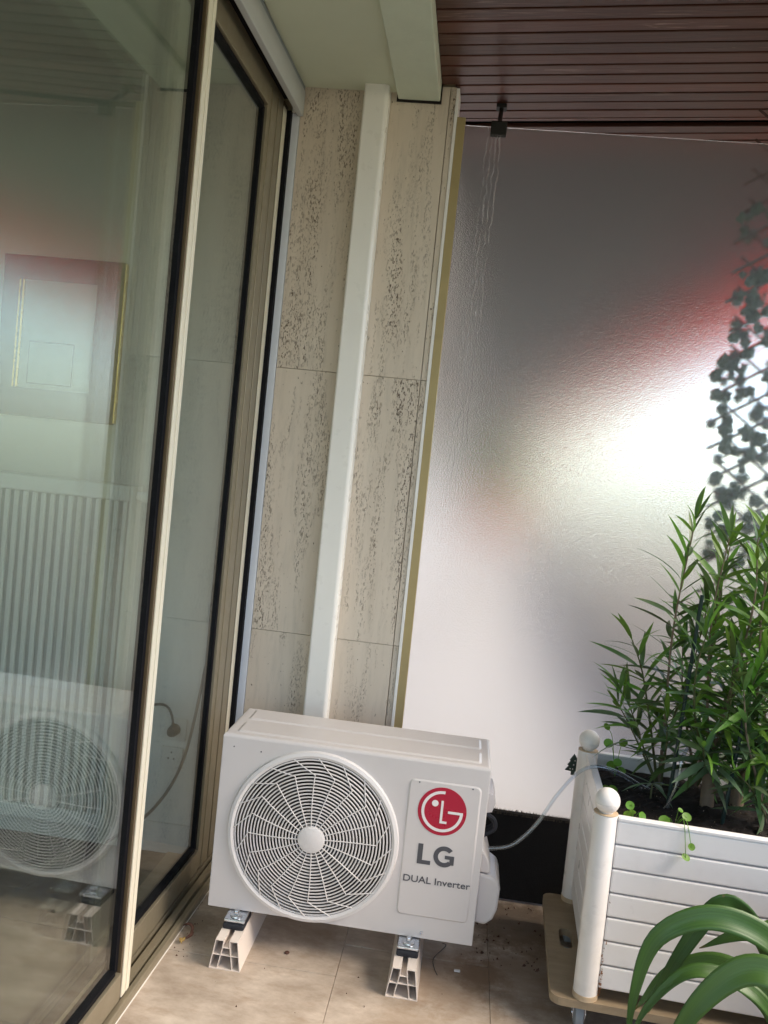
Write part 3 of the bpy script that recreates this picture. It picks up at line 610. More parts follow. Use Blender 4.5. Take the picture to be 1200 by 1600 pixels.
def arcband(cx, cz, r0, r1, a0, a1, n=40):
    return [(cx + r1 * math.cos(R(a0 + (a1 - a0) * i / n)), cz + r1 * math.sin(R(a0 + (a1 - a0) * i / n))) for i in range(n + 1)] + [(cx + r0 * math.cos(R(a1 + (a0 - a1) * i / n)), cz + r0 * math.sin(R(a1 + (a0 - a1) * i / n))) for i in range(n + 1)]
def add_strip(mb, cx, cz, r0, r1, a0, a1, y0, th_=0.0007, n=40):
    for i in range(n):
        b0 = a0 + (a1 - a0) * i / n; b1 = a0 + (a1 - a0) * (i + 1) / n
        mb.prism([(cx + r_ * math.cos(R(b)), cz + r_ * math.sin(R(b))) for r_, b in ((r0, b0), (r1, b0), (r1, b1), (r0, b1))], y0 - th_, y0, 'y')
bx_, bz_, br = 0.646, 0.485 - Z0, 0.0685
bd = flat([(bx_ + br * math.cos(2 * math.pi * i / 64), bz_ + br * math.sin(2 * math.pi * i / 64)) for i in range(64)], -pz - 0.0002).build('round_badge', 'red', ac)
em = MB(); y1 = -pz - 0.0011
add_strip(em, bx_, bz_, 0.0505, 0.0585, 86, 360, y1)
em.prism([(bx_ + 0.0165, bz_ - 0.0035), (bx_ + 0.0585, bz_ - 0.0035), (bx_ + 0.0585, bz_ + 0.0035), (bx_ + 0.0165, bz_ + 0.0035)], y1 - 0.0008, y1 - 0.0002, 'y')
em.prism([(bx_ - 0.0045, bz_ + 0.031), (bx_ - 0.0045, bz_ - 0.0335), (bx_ + 0.0155, bz_ - 0.0335), (bx_ + 0.0155, bz_ - 0.0270), (bx_ + 0.0020, bz_ - 0.0270), (bx_ + 0.0020, bz_ + 0.031)], y1 - 0.0007, y1, 'y')
em.prism([(bx_ - 0.0215 + 0.0092 * math.cos(2 * math.pi * i / 24), bz_ + 0.0215 + 0.0092 * math.sin(2 * math.pi * i / 24)) for i in range(24)], y1 - 0.0007, y1, 'y')
em.build('emblem', 'badge_white', bd)
lt = MB(); y2 = -pz - 0.0002; lz0, lz1 = 0.328 - Z0, 0.386 - Z0
lt.prism([(0.590, lz1), (0.590, lz0), (0.628, lz0), (0.628, lz0 + 0.0115), (0.604, lz0 + 0.0115), (0.604, lz1)], y2 - 0.0007, y2, 'y')
gc = (0.665, (lz0 + lz1) / 2); add_strip(lt, gc[0], gc[1], 0.0172, 0.0300, 42, 318, y2)
lt.prism([(gc[0] + 0.002, gc[1] - 0.006), (gc[0] + 0.0285, gc[1] - 0.006), (gc[0] + 0.0285, gc[1] + 0.0042), (gc[0] + 0.002, gc[1] + 0.0042)], y2 - 0.0009, y2 - 0.0002, 'y')
lt.prism([(gc[0] + 0.0160, gc[1] - 0.0215), (gc[0] + 0.0285, gc[1] - 0.0215), (gc[0] + 0.0285, gc[1] - 0.0062), (gc[0] + 0.0160, gc[1] - 0.0062)], y2 - 0.0008, y2 - 0.0001, 'y')
lt.build('large_lettering', 'letter', ac)
def text(name, body, size, x0, x1, z, y, mat, parent):
    cu_ = bpy.data.curves.new('t', 'FONT'); cu_.body = body; cu_.size = size; cu_.extrude = 0.0004; cu_.offset = 0.00022
    to = bpy.data.objects.new('t', cu_); COL.objects.link(to); bpy.context.view_layer.update()
    me_ = bpy.data.meshes.new_from_object(to.evaluated_get(bpy.context.evaluated_depsgraph_get())); bpy.data.objects.remove(to)
    xs = [v.co.x for v in me_.vertices]; a, b = min(xs), max(xs); k = (x1 - x0) / (b - a)
    for v in me_.vertices: x, yy, zz = v.co; v.co = (x0 + (x - a) * k, y - zz, z + yy)
    me_.materials.clear(); me_.materials.append(M[mat]); me_.flip_normals()
    return link(name, me_, parent)
text('small_lettering', 'DUAL Inverter', 0.027, 0.557, 0.746, 0.2735 - Z0, y2 - 0.0004, 'letter', ac)
# screws, side valve cover, handle cover, pipes
scm = MB().lathe([(0, -0.003), (0.004, -0.0025), (0.005, 0.0005), (0, 0.001)], (0, 0, 0), 12, 'y').mesh('screw', M['steel'])
for (x, z) in ((0.190, 0.018), (0.625, 0.016), (0.29, 0.0)): 
    if z > 0: link('screw', scm, ac, (x, 0, z))
scs = MB().lathe([(0, -0.001), (0.0022, -0.001), (0.0022, 0.0005), (0, 0.001)], (0, 0, 0), 8, 'y').mesh('dimple', M['letter'])
for (x, z) in ((0.035, 0.475), (0.115, 0.470), (0.575, 0.447), (0.725, 0.447), (0.06, 0.245)): link('dimple', scs, ac, (x, -0.0031 if x > 0.5 else 0, z))
cp = [(0.768, 0.045), (0.800, 0.040), (0.822, 0.060), (0.832, 0.090), (0.834, 0.150), (0.826, 0.172), (0.806, 0.184), (0.768, 0.190)]
vc = MB().prism(cp, 0.045, 0.215, 'y', True)
vco = vc.build('valve_cover', 'ac', ac); bv = vco.modifiers.new('bevel', 'BEVEL'); bv.width = 0.008; bv.segments = 3
vc = MB().prism([(0.768, 0.1915), (0.800, 0.1895), (0.800, 0.205), (0.790, 0.235), (0.776, 0.252), (0.768, 0.254)], 0.050, 0.20, 'y', True)
vco = vc.build('valve_cover_neck', 'ac', ac); bv = vco.modifiers.new('bevel', 'BEVEL'); bv.width = 0.005; bv.segments = 3
vc = MB().prism([(0.768, 0.345), (0.790, 0.350), (0.798, 0.375), (0.790, 0.40), (0.768, 0.405)], 0.10, 0.24, 'y', True); vc.build('handle_recess', 'ac', ac)
for k in range(3): MB().tube(bez([(0.768, 0.14 + 0.02 * k, 0.33), (0.800, 0.14 + 0.02 * k, 0.315 - 0.01 * k), (0.805, 0.14 + 0.02 * k, 0.285), (0.775, 0.14 + 0.02 * k, 0.262)], 12), 0.0065, 8).build('insulated_pipe', 'rubber', ac)
# feet
def foot(x):
    f = MB().box(x - 0.030, x + 0.030, -0.052, 0.02, -0.013, -0.003, 0.003).build('foot', 'steel', ac)
    MB().box(x - 0.031, x + 0.031, -0.058, 0.03, -0.030, -0.0135, 0.005).build('rubber_pad', 'rubber', f)
    MB().lathe([(0, 0.004), (0.0125, 0.0035), (0.017, 0.001), (0.018, -0.0025), (0, -0.0028)], (x, -0.027, 0), 24, 'z').build('washer', 'steel', f)
    MB().lathe([(0, 0.013), (0.0075, 0.013), (0.0085, 0.011), (0.0085, 0.0045), (0, 0.0042)], (x, -0.027, 0), 6, 'z').build('bolt', 'steel', f)
foot(0.095); foot(0.592)

# ================================================================ PVC STANDS
def stand(xc, label):
    s = empty('unit_stand', (xc, 0, 0), label, 'stand', 'plastic stands under the unit')
    b, t_, h, w_ = 0.0435, 0.0305, 0.083, 0.0022; y0, y1 = -0.115, 0.36
    lerp = lambda z: b + (t_ - b) * z / h
    sl = 0.0085; sz = 0.062; zm = 0.040; ib = 0.0215
    def wallq(p, q):
        d = Vector((q[0] - p[0], q[1] - p[1])); nn = Vector((-d.y, d.x)).normalized() * w_ / 2
        return [(p[0] + nn.x, p[1] + nn.y), (q[0] + nn.x, q[1] + nn.y), (q[0] - nn.x, q[1] - nn.y), (p[0] - nn.x, p[1] - nn.y)]
    mb = MB()
    segs = [((-b, 0.0012), (b, 0.0012)), ((-b, 0), (-t_, h)), ((b, 0), (t_, h)), ((-t_, h - 0.001), (-sl - 0.001, h - 0.001)), ((sl + 0.001, h - 0.001), (t_, h - 0.001)),
            ((-sl, h), (-sl - 0.002, sz)), ((sl, h), (sl + 0.002, sz)), ((-sl - 0.001, sz), (sl + 0.001, sz)), ((-sl - 0.002, sz), (-ib, 0.001)), ((sl + 0.002, sz), (ib, 0.001)), ((-lerp(zm), zm), (lerp(zm), zm))]
    for i, (p, q) in enumerate(segs): mb.prism(wallq(p, q), y0 + 0.0002 * i, y1 - 0.0002 * i, 'y')
    mb.build('extrusion', 'pvc', s)
stand(0.0945, 'cream hollow plastic stand under the fan side of the unit'); stand(0.589, 'cream hollow plastic stand below the lettered side of the unit')

# ================================================================ PLANTER ON DOLLY (local frame turned with the box)
PA = R(-2.6); PO = (1.066, -0.14, 0.0)
pt = empty('planter_box', PO, 'white slatted planter box with ball-topped corner posts on a wooden dolly', 'planter', None, PA)
PL, PD = 0.98, 0.525
for (x, y) in ((0, 0), (0, PD), (PL, 0), (PL, PD)):
    p_ = MB().lathe([(0, 0.106), (0.0315, 0.106), (0.0315, 0.590), (0.0300, 0.597), (0.0, 0.597)], (x, y, 0), 28).build('corner_post', 'post', pt)
    MB().lathe([(0, 0.1052), (0.0328, 0.1052), (0.0330, 0.119), (0.0318, 0.1195), (0.0318, 0.1052)], (x, y, 0), 28).build('foot_ring', 'rim_dirt', p_)
    pr = [(0.012, 0.5975), (0.020, 0.5985)] + [(0.033 * math.cos(R(a)), 0.629 + 0.033 * math.sin(R(a)) - (0.0006 if a == -6 else 0)) for a in (-62, -45, -30, -15)] + [(0.0326, 0.629 - 0.0045), (0.0315, 0.629 - 0.0040), (0.0326, 0.629 - 0.0035)] + [(0.033 * math.cos(R(a)), 0.629 + 0.033 * math.sin(R(a))) for a in (6, 20, 35, 50, 65, 78, 89)]
    MB().lathe(pr, (x, y, 0), 28).build('ball_finial', 'post', p_)
    MB().lathe([(0, 0.5972), (0.0312, 0.5972), (0.0312, 0.5990), (0.02, 0.5992), (0, 0.5992)], (x, y, 0), 28).build('post_cap', 'rim_dirt', p_)
sh_ = 0.0642
def slatmesh(L): # T&G board: flat with rounded groove edges
    return MB().box(0.030, L - 0.030, -0.006, 0.006, 0.0017, sh_ - 0.0017, 0.0045).mesh('planter_slat', M['white_pvc'])
mf = slatmesh(PL); msd = slatmesh(PD)
for k in range(7):
    z = 0.138 + k * sh_
    link('slat', mf, pt, (0, -0.010, z)); link('slat', mf, pt, (0, PD + 0.010, z))
    for x in (0.0, PL):
        o = link('slat', msd, pt, (x, 0, z)); o.rotation_euler = (0, 0, R(90))
MB().box(0.032, PL - 0.032, -0.0015, 0.004, 0.139, 0.585).build('liner', 'white_pvc', pt, (0, 0, 0))
MB().box(0.032, PL - 0.032, PD - 0.004, PD + 0.0015, 0.139, 0.585).build('liner', 'white_pvc', pt)
MB().box(0.0065, 0.012, 0.032, PD - 0.032, 0.139, 0.585).build('liner', 'white_pvc', pt)
MB().box(0.012, PL - 0.012, 0.004, PD - 0.004, 0.139, 0.17).build('bottom', 'white_pvc', pt)
for (a0, a1, b0, b1) in ((0.031, PL - 0.031, -0.0175, 0.007), (0.031, PL - 0.031, PD - 0.007, PD + 0.0175)): MB().box(a0, a1, b0, b1, 0.5855, 0.5945, 0.002).build('top_rim', 'white_pvc', pt)
MB().box(-0.008, 0.014, 0.031, PD - 0.031, 0.5857, 0.5943, 0.002).build('top_rim', 'white_pvc', pt)
random.seed(8)
# soil: uneven grid plus crumbs
nx, ny = 60, 34; vs_ = []; fs_ = []
from mathutils import noise as mn
for j in range(ny + 1):
    for i in range(nx + 1):
        x = 0.013 + (PL - 0.026) * i / nx; y = 0.005 + (PD - 0.01) * j / ny
        z = 0.552 + 0.012 * mn.noise((x * 9, y * 9, 0)) + 0.008 * mn.noise((x * 45, y * 45, 3)) + random.uniform(-0.002, 0.003)
        vs_.append((x, y, z))
for j in range(ny):
    for i in range(nx): q = j * (nx + 1) + i; fs_.append((q, q + 1, q + nx + 2, q + nx + 1))
soil = MB().add(vs_, fs_, False).build('soil', 'soil', pt); soil['kind'] = 'stuff'
cr = MB()
for k in range(900):
    x = random.uniform(0.03, PL - 0.03); y = random.uniform(0.015, PD - 0.015); z = 0.556 + 0.012 * mn.noise((x * 9, y * 9, 0)); s_ = random.uniform(0.002, 0.006)
    q = [Vector((random.uniform(-1, 1), random.uniform(-1, 1), random.uniform(-0.6, 0.9))) * s_ for _ in range(4)]
    cr.add([(x + a.x, y + a.y, z + a.z) for a in q], [(0, 1, 2), (0, 2, 3), (0, 3, 1), (1, 3, 2)])
cro = cr.build('soil_crumbs', simple('bark_crumb', (0.035, 0.022, 0.015), 0.9, var=0.7, vscale=140), soil); cro['kind'] = 'stuff'

rs_ = MB(); random.seed(77)
for k in range(60):
    z = 0.125 + abs(random.gauss(0, 0.06)); s2 = random.uniform(0.0012, 0.004); x = 0.0315 + random.uniform(-0.001, 0.004); y = -0.0175 - random.uniform(0, 0.0006)
    rs_.add([(x + random.uniform(-s2, s2), y, z + random.uniform(-s2, s2) * 1.6) for _ in range(3)] + [(x, y - 0.0012, z)], [(0, 1, 3), (1, 2, 3), (2, 0, 3)])
o = rs_.build('rust_crust', simple('rust', (0.22, 0.09, 0.035), 0.9, var=0.4, vscale=90), pt); o['kind'] = 'stuff'
pb = MB()
for k in range(90):
    x = random.uniform(0.05, PL - 0.05); y = random.uniform(0.02, PD - 0.03); z = 0.560 + 0.012 * mn.noise((x * 9, y * 9, 0)); s2 = random.uniform(0.0015, 0.004)
    q = [Vector((random.uniform(-1, 1), random.uniform(-1, 1), random.uniform(-0.5, 0.8))) * s2 for _ in range(4)]
    pb.add([(x + a.x, y + a.y, z + a.z) for a in q], [(0, 1, 2), (0, 2, 3), (0, 3, 1), (1, 3, 2)])
o = pb.build('perlite_bits', simple('perlite', (0.42, 0.34, 0.26), 0.9, var=0.5, vscale=100), soil); o['kind'] = 'stuff'
# dolly
dl = empty('plant_dolly', (0.975, -0.165, 0.0), 'plywood dolly board with grey castors under the white planter', 'dolly', None, PA)
out_ = rrect(0.0, 1.14, 0.0, 0.575, 0.03, 5)
hole = [(0.058 + 0.019 * math.cos(a) , 0.305 + (0.036 if math.sin(a) > 0 else -0.036) + 0.019 * math.sin(a)) for a in [2 * math.pi * (k + 0.5) / 24 for k in range(24)]]
bm = bmesh.new()
ov = [bm.verts.new((x, y, 0.105)) for x, y in out_]; hv = [bm.verts.new((x, y, 0.105)) for x, y in hole]
eds = [bm.edges.new((ov[i], ov[(i + 1) % len(ov)])) for i in range(len(ov))] + [bm.edges.new((hv[i], hv[(i + 1) % len(hv)])) for i in range(len(hv))]
bmesh.ops.triangle_fill(bm, edges=eds, use_beauty=True)
hs_ = Vector((0.058, 0.305, 0.105)); rem = [f for f in bm.faces if all(v in hv for v in f.verts)]
bmesh.ops.delete(bm, geom=rem, context='FACES_ONLY')
ex = bmesh.ops.extrude_face_region(bm, geom=bm.faces[:]); bmesh.ops.translate(bm, vec=(0, 0, -0.021), verts=[v for v in ex['geom'] if isinstance(v, bmesh.types.BMVert)])
bmesh.ops.recalc_face_normals(bm, faces=bm.faces[:]); me = bpy.data.meshes.new('dolly_board'); bm.to_mesh(me); bm.free(); me.materials.append(M['ply']); link('board', me, dl)
for (x, y) in ((0.085, 0.075), (0.085, 0.50), (1.05, 0.075), (1.05, 0.50)):
    c_ = MB().box(x - 0.026, x + 0.026, y - 0.026, y + 0.026, 0.0795, 0.0835).build('castor_plate', 'steel', dl)
    MB().box(x - 0.017, x - 0.0145, y - 0.02, y + 0.012, 0.025, 0.079).build('castor_fork', 'steel', c_); MB().box(x + 0.0145, x + 0.017, y - 0.02, y + 0.012, 0.025, 0.079).build('castor_fork', 'steel', c_)
    MB().lathe([(0, -0.0135), (0.024, -0.0135), (0.032, -0.010), (0.0335, 0), (0.032, 0.010), (0.024, 0.0135), (0, 0.0135)], (x, y - 0.008, 0.0335), 28, 'x').build('castor_wheel', 'castor', c_)
    MB().lathe([(0, -0.019), (0.006, -0.019), (0.006, 0.019), (0, 0.019)], (x, y - 0.008, 0.0335), 10, 'x').build('axle', 'steel', c_)
MB().lathe([(0, 0.066), (0.012, 0.066), (0.014, 0.075), (0.009, 0.083), (0, 0.084)], (0.060, 0.290, 0), 16).build('bolt_head', 'castor', dl)

# ================================================================ MAT BEHIND, ORNAMENT, HOSE, STAKES
mt_ = empty('coir_mat', (0.94, 0.535, 0.0), 'black bristly doormat standing on edge against the frosted glass', 'doormat')
MB().box(-0.20, 0.55, -0.012, 0.012, 0.006, 0.305, 0.003).build('backing', 'mat_black', mt_)
random.seed(21); fb = MB()
for k in range(2600):
    x = random.uniform(-0.20, 0.55); y = random.uniform(-0.016, 0.012); z0_ = 0.298; hgt = random.uniform(0.006, 0.017); w_ = random.uniform(0.0006, 0.0014); lx = random.uniform(-0.006, 0.006); ly = random.uniform(-0.005, 0.004)
    fb.add([(x - w_, y, z0_), (x + w_, y, z0_), (x, y + w_, z0_), (x + lx, y + ly, z0_ + hgt)], [(0, 1, 3), (1, 2, 3), (2, 0, 3)])
f_ = fb.build('pile_fibres', 'fibre', mt_); f_['kind'] = 'stuff'

on = empty('tree_ornament', (1.056, 0.432, 0.495), 'tiny dark green fir tree ornament with white dots by the rear post', 'ornament')
poly = [(-0.006, 0), (0.006, 0), (0.006, 0.012), (0.026, 0.014), (0.014, 0.030), (0.020, 0.032), (0.010, 0.046), (0.014, 0.048), (0, 0.070), (-0.014, 0.048), (-0.010, 0.046), (-0.020, 0.032), (-0.014, 0.030), (-0.026, 0.014), (-0.006, 0.012)]
oo = MB().prism(poly, -0.003, 0.003, 'y').build('tree_shape', 'stake', on)
dm = MB().lathe([(0, -0.0042), (0.0018, -0.004), (0.0018, -0.003), (0, -0.0029)], (0, 0, 0), 8, 'y').mesh('dot', M['chip'])
for (x, z) in ((-0.010, 0.020), (0.0, 0.034), (0.010, 0.020), (0.003, 0.048), (-0.002, 0.02)): link('dot', dm, on, (x, 0, z))

hz = bez([(0.772, 0.15, 0.332), (0.798, 0.15, 0.334), (0.862, 0.15, 0.354), (0.924, 0.155, 0.42), (0.978, 0.16, 0.518), (1.036, 0.172, 0.592), (1.090, 0.180, 0.612), (1.155, 0.19, 0.598), (1.225, 0.22, 0.560), (1.26, 0.23, 0.545)], 60)
tag(MB().tube(hz, 0.0058, 10).build('drain_hose', 'hose'), 'clear plastic hose curving from the unit into the planter soil', 'hose')
hz = bez([(1.262, 0.07, 0.548), (1.275, 0.066, 0.575), (1.292, 0.07, 0.64), (1.300, 0.08, 0.70), (1.325, 0.10, 0.735), (1.36, 0.12, 0.73)], 40)
tag(MB().tube(hz, 0.0055, 10).build('irrigation_hose', 'hose'), 'short clear hose looping up beside the green stake', 'hose')
tag(MB().tube([(1.272, 0.077, 0.50), (1.300, 0.08, 1.165)], 0.0055, 8).build('garden_stake', 'stake'), 'dark green stake leaning in front of the slender left oleander', 'stake')
tag(MB().tube([(1.405, 0.02, 0.50), (1.452, 0.05, 0.972)], 0.0055, 8).build('garden_stake', 'stake'), 'shorter dark green stake among the right oleander leaves', 'stake')

# ================================================================ OLEANDERS
random.seed(12)
def leafmesh(name, L, Wd, curl, mat, fold=0.25):
    vs_ = []; n = 6
    for i in range(n + 1):
        t = i / n; w_ = Wd * (math.sin(math.pi * min(1, t * 0.95 + 0.05)) ** 0.8) * (1 - 0.25 * t); z = -curl * L * t * t
        if i in (0, n): w_ = 0.0006
        vs_ += [(L * t, -w_ / 2, z + fold * w_ / 2), (L * t, 0, z), (L * t, w_ / 2, z + fold * w_ / 2)]
    fs_ = []
    for i in range(n):
        q = 3 * i; fs_ += [(q, q + 3, q + 4, q + 1), (q + 1, q + 4, q + 5, q + 2)]
    return MB().add(vs_, fs_, True).mesh(name, M[mat])
LM = {m_: [leafmesh('lance_leaf', L, Wd, c_, m_) for (L, Wd, c_) in ((0.155, 0.0235, 0.12), (0.180, 0.025, 0.20), (0.135, 0.022, 0.05), (0.165, 0.0225, 0.34))] for m_ in ('leaf', 'leaf_young', 'leaf_grey')}
def put_leaf(parent, base, pos, dirv, sc_, mats, roll=None):
    dirv = dirv.normalized(); upv = Vector((0, 0, 1))
    y_ = upv.cross(dirv); y_ = y_.normalized() if y_.length > 1e-3 else Vector((0, 1, 0)); z_ = dirv.cross(y_)
    a = random.gauss(0, 0.5) if roll is None else roll
    y2_ = y_ * math.cos(a) + z_ * math.sin(a); z2_ = dirv.cross(y2_)
    mm = Matrix((dirv, y2_, z2_)).transposed().to_4x4(); mm = Matrix.Translation(pos - base) @ mm @ Matrix.Scale(sc_, 4)
    o = link('leaf', random.choice(LM[random.choice(mats)]), parent); o.matrix_local = mm; return o
def oleander(label, base, stems, cap, mats, trunk=None, ls=0.95):
    base = Vector(base); root = empty('oleander_shrub', base, label, 'shrub', 'oleanders in the white planter'); cnt = 0
    if trunk:
        MB().tube([Vector(p) - base for p in trunk[0]], trunk[1], 10).build('trunk', 'bark', root)
    for (pts, r0, step, start, ms) in stems:
        path = bez(pts, 26); n_ = len(path)
        MB().tube([p - base for p in path], [r0 * (1 - 0.7 * i / (n_ - 1)) for i in range(n_)], 6).build('branch', 'stem' if r0 < 0.005 else 'bark', root)
        d_ = 0; phi = random.uniform(0, 6); tot = sum((path[i + 1] - path[i]).length for i in range(n_ - 1)); run = 0
        for i in range(n_ - 1):
            sgl = (path[i + 1] - path[i]).length; run += sgl; d_ += sgl
            f = run / tot
            if f < start or d_ < step: continue
            d_ = 0; t = (path[i + 1] - path[i]).normalized(); phi += 1.05 + random.gauss(0, 0.15)
            a = Vector((0, 0, 1)) if abs(t.z) < 0.9 else Vector((1, 0, 0)); u = t.cross(a).normalized(); v_ = t.cross(u)
            for k in range(3):
                if random.random() < 0.10 or cnt >= cap: continue
                an = phi + 2.094 * k + random.gauss(0, 0.15); out = u * math.cos(an) + v_ * math.sin(an)
                open_ = 1.22 - 0.62 * f + random.gauss(0, 0.12)
                dv = t * math.cos(open_) + out * math.sin(open_); dv.z -= 0.40 * (1 - f)
                young = f > 0.86
                put_leaf(root, base, path[i + 1], dv, ls * (0.75 if young else 1.0) * random.uniform(0.7, 1.15), ms if not young else ('leaf_young', 'leaf'))
                cnt += 1
        for k in range(3):
            if cnt < cap:
                t = (path[-1] - path[-3]).normalized(); put_leaf(root, base, path[-1], t + Vector((random.gauss(0, 0.22), random.gauss(0, 0.22), 0.1)), random.uniform(0.55, 0.8), ('leaf_young', 'leaf')); cnt += 1
    return cnt
L1, LY, LG_ = ('leaf', 'leaf', 'leaf_young'), ('leaf', 'leaf_young', 'leaf_young'), ('leaf_grey', 'leaf_grey', 'leaf')
c1 = oleander('slender open oleander at the left end of the planter', (1.285, 0.25, 0.545), [
    ([(1.285, 0.25, 0.545), (1.275, 0.22, 0.75), (1.255, 0.17, 1.05), (1.268, 0.12, 1.37)], 0.0055, 0.030, 0.18, L1),
    ([(1.285, 0.25, 0.545), (1.24, 0.22, 0.72), (1.19, 0.20, 0.90), (1.145, 0.18, 1.00)], 0.0045, 0.030, 0.2, L1),
    ([(1.28, 0.24, 0.56), (1.21, 0.24, 0.68), (1.16, 0.24, 0.76), (1.135, 0.23, 0.79)], 0.0035, 0.030, 0.4, LG_),
    ([(1.285, 0.25, 0.545), (1.30, 0.24, 0.75), (1.33, 0.2, 0.95), (1.345, 0.18, 1.12)], 0.0045, 0.030, 0.2, L1),
    ([(1.28, 0.24, 0.56), (1.22, 0.22, 0.68), (1.17, 0.22, 0.79), (1.135, 0.21, 0.84)], 0.0035, 0.030, 0.3, L1),
    ([(1.29, 0.24, 0.56), (1.27, 0.15, 0.70), (1.25, 0.10, 0.80)], 0.0035, 0.030, 0.35, LG_)], 210, L1, None, 0.86)
c2 = oleander('dense oleander with a thick trunk behind the leaning stake', (1.40, 0.14, 0.545), [
    ([(1.395, 0.15, 0.66), (1.37, 0.15, 0.85), (1.35, 0.14, 1.10), (1.36, 0.10, 1.33)], 0.0055, 0.027, 0.1, LY),
    ([(1.395, 0.15, 0.66), (1.42, 0.12, 0.90), (1.44, 0.08, 1.15), (1.42, 0.05, 1.34)], 0.0055, 0.027, 0.1, LY),
    ([(1.395, 0.15, 0.66), (1.33, 0.10, 0.80), (1.30, 0.05, 0.95), (1.31, 0.02, 1.08)], 0.0045, 0.034, 0.15, L1),
    ([(1.395, 0.15, 0.64), (1.35, 0.05, 0.72), (1.33, 0.0, 0.76)], 0.0038, 0.026, 0.15, LG_),
    ([(1.395, 0.15, 0.66), (1.46, 0.08, 0.76), (1.49, 0.03, 0.80)], 0.0038, 0.021, 0.08, LG_),
    ([(1.395, 0.15, 0.66), (1.40, 0.05, 0.85), (1.38, 0.0, 1.0)], 0.0045, 0.032, 0.12, L1),
    ([(1.395, 0.15, 0.66), (1.44, 0.2, 0.9), (1.50, 0.2, 1.12), (1.51, 0.17, 1.30)], 0.005, 0.027, 0.08, L1)], 300, L1,
    ([(1.40, 0.14, 0.53), (1.398, 0.145, 0.60), (1.395, 0.15, 0.67)], [0.021, 0.019, 0.013]))
c3 = oleander('bushy oleander with a thick trunk at the right edge of the picture', (1.49, 0.17, 0.545), [
    ([(1.495, 0.17, 0.68), (1.50, 0.14, 0.9), (1.47, 0.10, 1.15), (1.475, 0.06, 1.36)], 0.0055, 0.027, 0.08, LY),
    ([(1.495, 0.17, 0.68), (1.56, 0.12, 0.9), (1.58, 0.08, 1.15), (1.56, 0.04, 1.38)], 0.0055, 0.027, 0.08, LY),
    ([(1.495, 0.17, 0.68), (1.46, 0.08, 0.80), (1.44, 0.02, 0.92), (1.45, -0.02, 1.02)], 0.0045, 0.025, 0.08, L1),
    ([(1.495, 0.17, 0.66), (1.50, 0.05, 0.72), (1.49, -0.02, 0.74)], 0.0038, 0.021, 0.08, LG_),
    ([(1.495, 0.17, 0.68), (1.56, 0.06, 0.78), (1.60, 0.0, 0.83)], 0.0038, 0.021, 0.08, LG_),
    ([(1.495, 0.17, 0.68), (1.53, 0.05, 0.88), (1.52, 0.0, 1.05)], 0.0045, 0.025, 0.08, L1),
    ([(1.495, 0.17, 0.68), (1.55, 0.2, 0.9), (1.62, 0.2, 1.12), (1.63, 0.17, 1.30)], 0.005, 0.027, 0.08, LY)], 300, L1,
    ([(1.49, 0.17, 0.53), (1.492, 0.17, 0.61), (1.495, 0.17, 0.69)], [0.021, 0.019, 0.013]))
c4 = oleander('stout trunked oleander partly outside the right edge of the picture', (1.60, 0.22, 0.545), [
    ([(1.60, 0.22, 0.66), (1.64, 0.18, 0.9), (1.66, 0.14, 1.15), (1.64, 0.1, 1.40)], 0.0055, 0.027, 0.08, LY),
    ([(1.60, 0.22, 0.66), (1.62, 0.1, 0.78), (1.62, 0.03, 0.88)], 0.004, 0.030, 0.1, L1),
    ([(1.60, 0.22, 0.66), (1.55, 0.26, 0.9), (1.53, 0.26, 1.15), (1.55, 0.22, 1.36)], 0.005, 0.027, 0.08, L1),
    ([(1.60, 0.22, 0.66), (1.72, 0.18, 0.9), (1.76, 0.15, 1.15)], 0.005, 0.027, 0.08, L1)], 300, L1,
    ([(1.60, 0.22, 0.53), (1.60, 0.22, 0.67)], [0.020, 0.014]))
c5 = oleander('oleander at the rear of the planter between the thick trunks', (1.42, 0.33, 0.545), [
    ([(1.42, 0.33, 0.545), (1.42, 0.32, 0.80), (1.40, 0.28, 1.05), (1.405, 0.24, 1.30)], 0.006, 0.028, 0.15, LY),
    ([(1.42, 0.33, 0.545), (1.48, 0.32, 0.80), (1.53, 0.30, 1.05), (1.52, 0.26, 1.33)], 0.006, 0.028, 0.15, L1),
    ([(1.42, 0.33, 0.545), (1.37, 0.30, 0.70), (1.33, 0.28, 0.85), (1.31, 0.26, 0.98)], 0.005, 0.028, 0.2, LG_),
    ([(1.42, 0.33, 0.545), (1.46, 0.26, 0.70), (1.48, 0.2, 0.84)], 0.0045, 0.025, 0.2, LG_)], 260, L1, None, 0.95)
c6 = oleander('low oleander with drooping leaves near the shorter stake', (1.545, 0.07, 0.545), [
    ([(1.545, 0.07, 0.545), (1.54, 0.04, 0.75), (1.52, 0.0, 0.95), (1.50, -0.03, 1.16)], 0.006, 0.027, 0.15, LY),
    ([(1.545, 0.07, 0.545), (1.49, 0.03, 0.68), (1.44, 0.0, 0.80), (1.41, -0.02, 0.93)], 0.005, 0.027, 0.2, L1),
    ([(1.545, 0.07, 0.545), (1.58, 0.02, 0.72), (1.60, -0.02, 0.92), (1.585, -0.04, 1.20)], 0.005, 0.027, 0.15, LY),
    ([(1.545, 0.07, 0.56), (1.47, 0.0, 0.66), (1.43, -0.03, 0.70)], 0.004, 0.023, 0.2, LG_)], 260, L1, None, 0.9)
print('leaves', c1, c2, c3, c4, c5, c6)
rs = empty('oleander_sprout', (1.238, 0.13, 0.548), 'small star of young leaves sprouting from the soil', 'seedling')
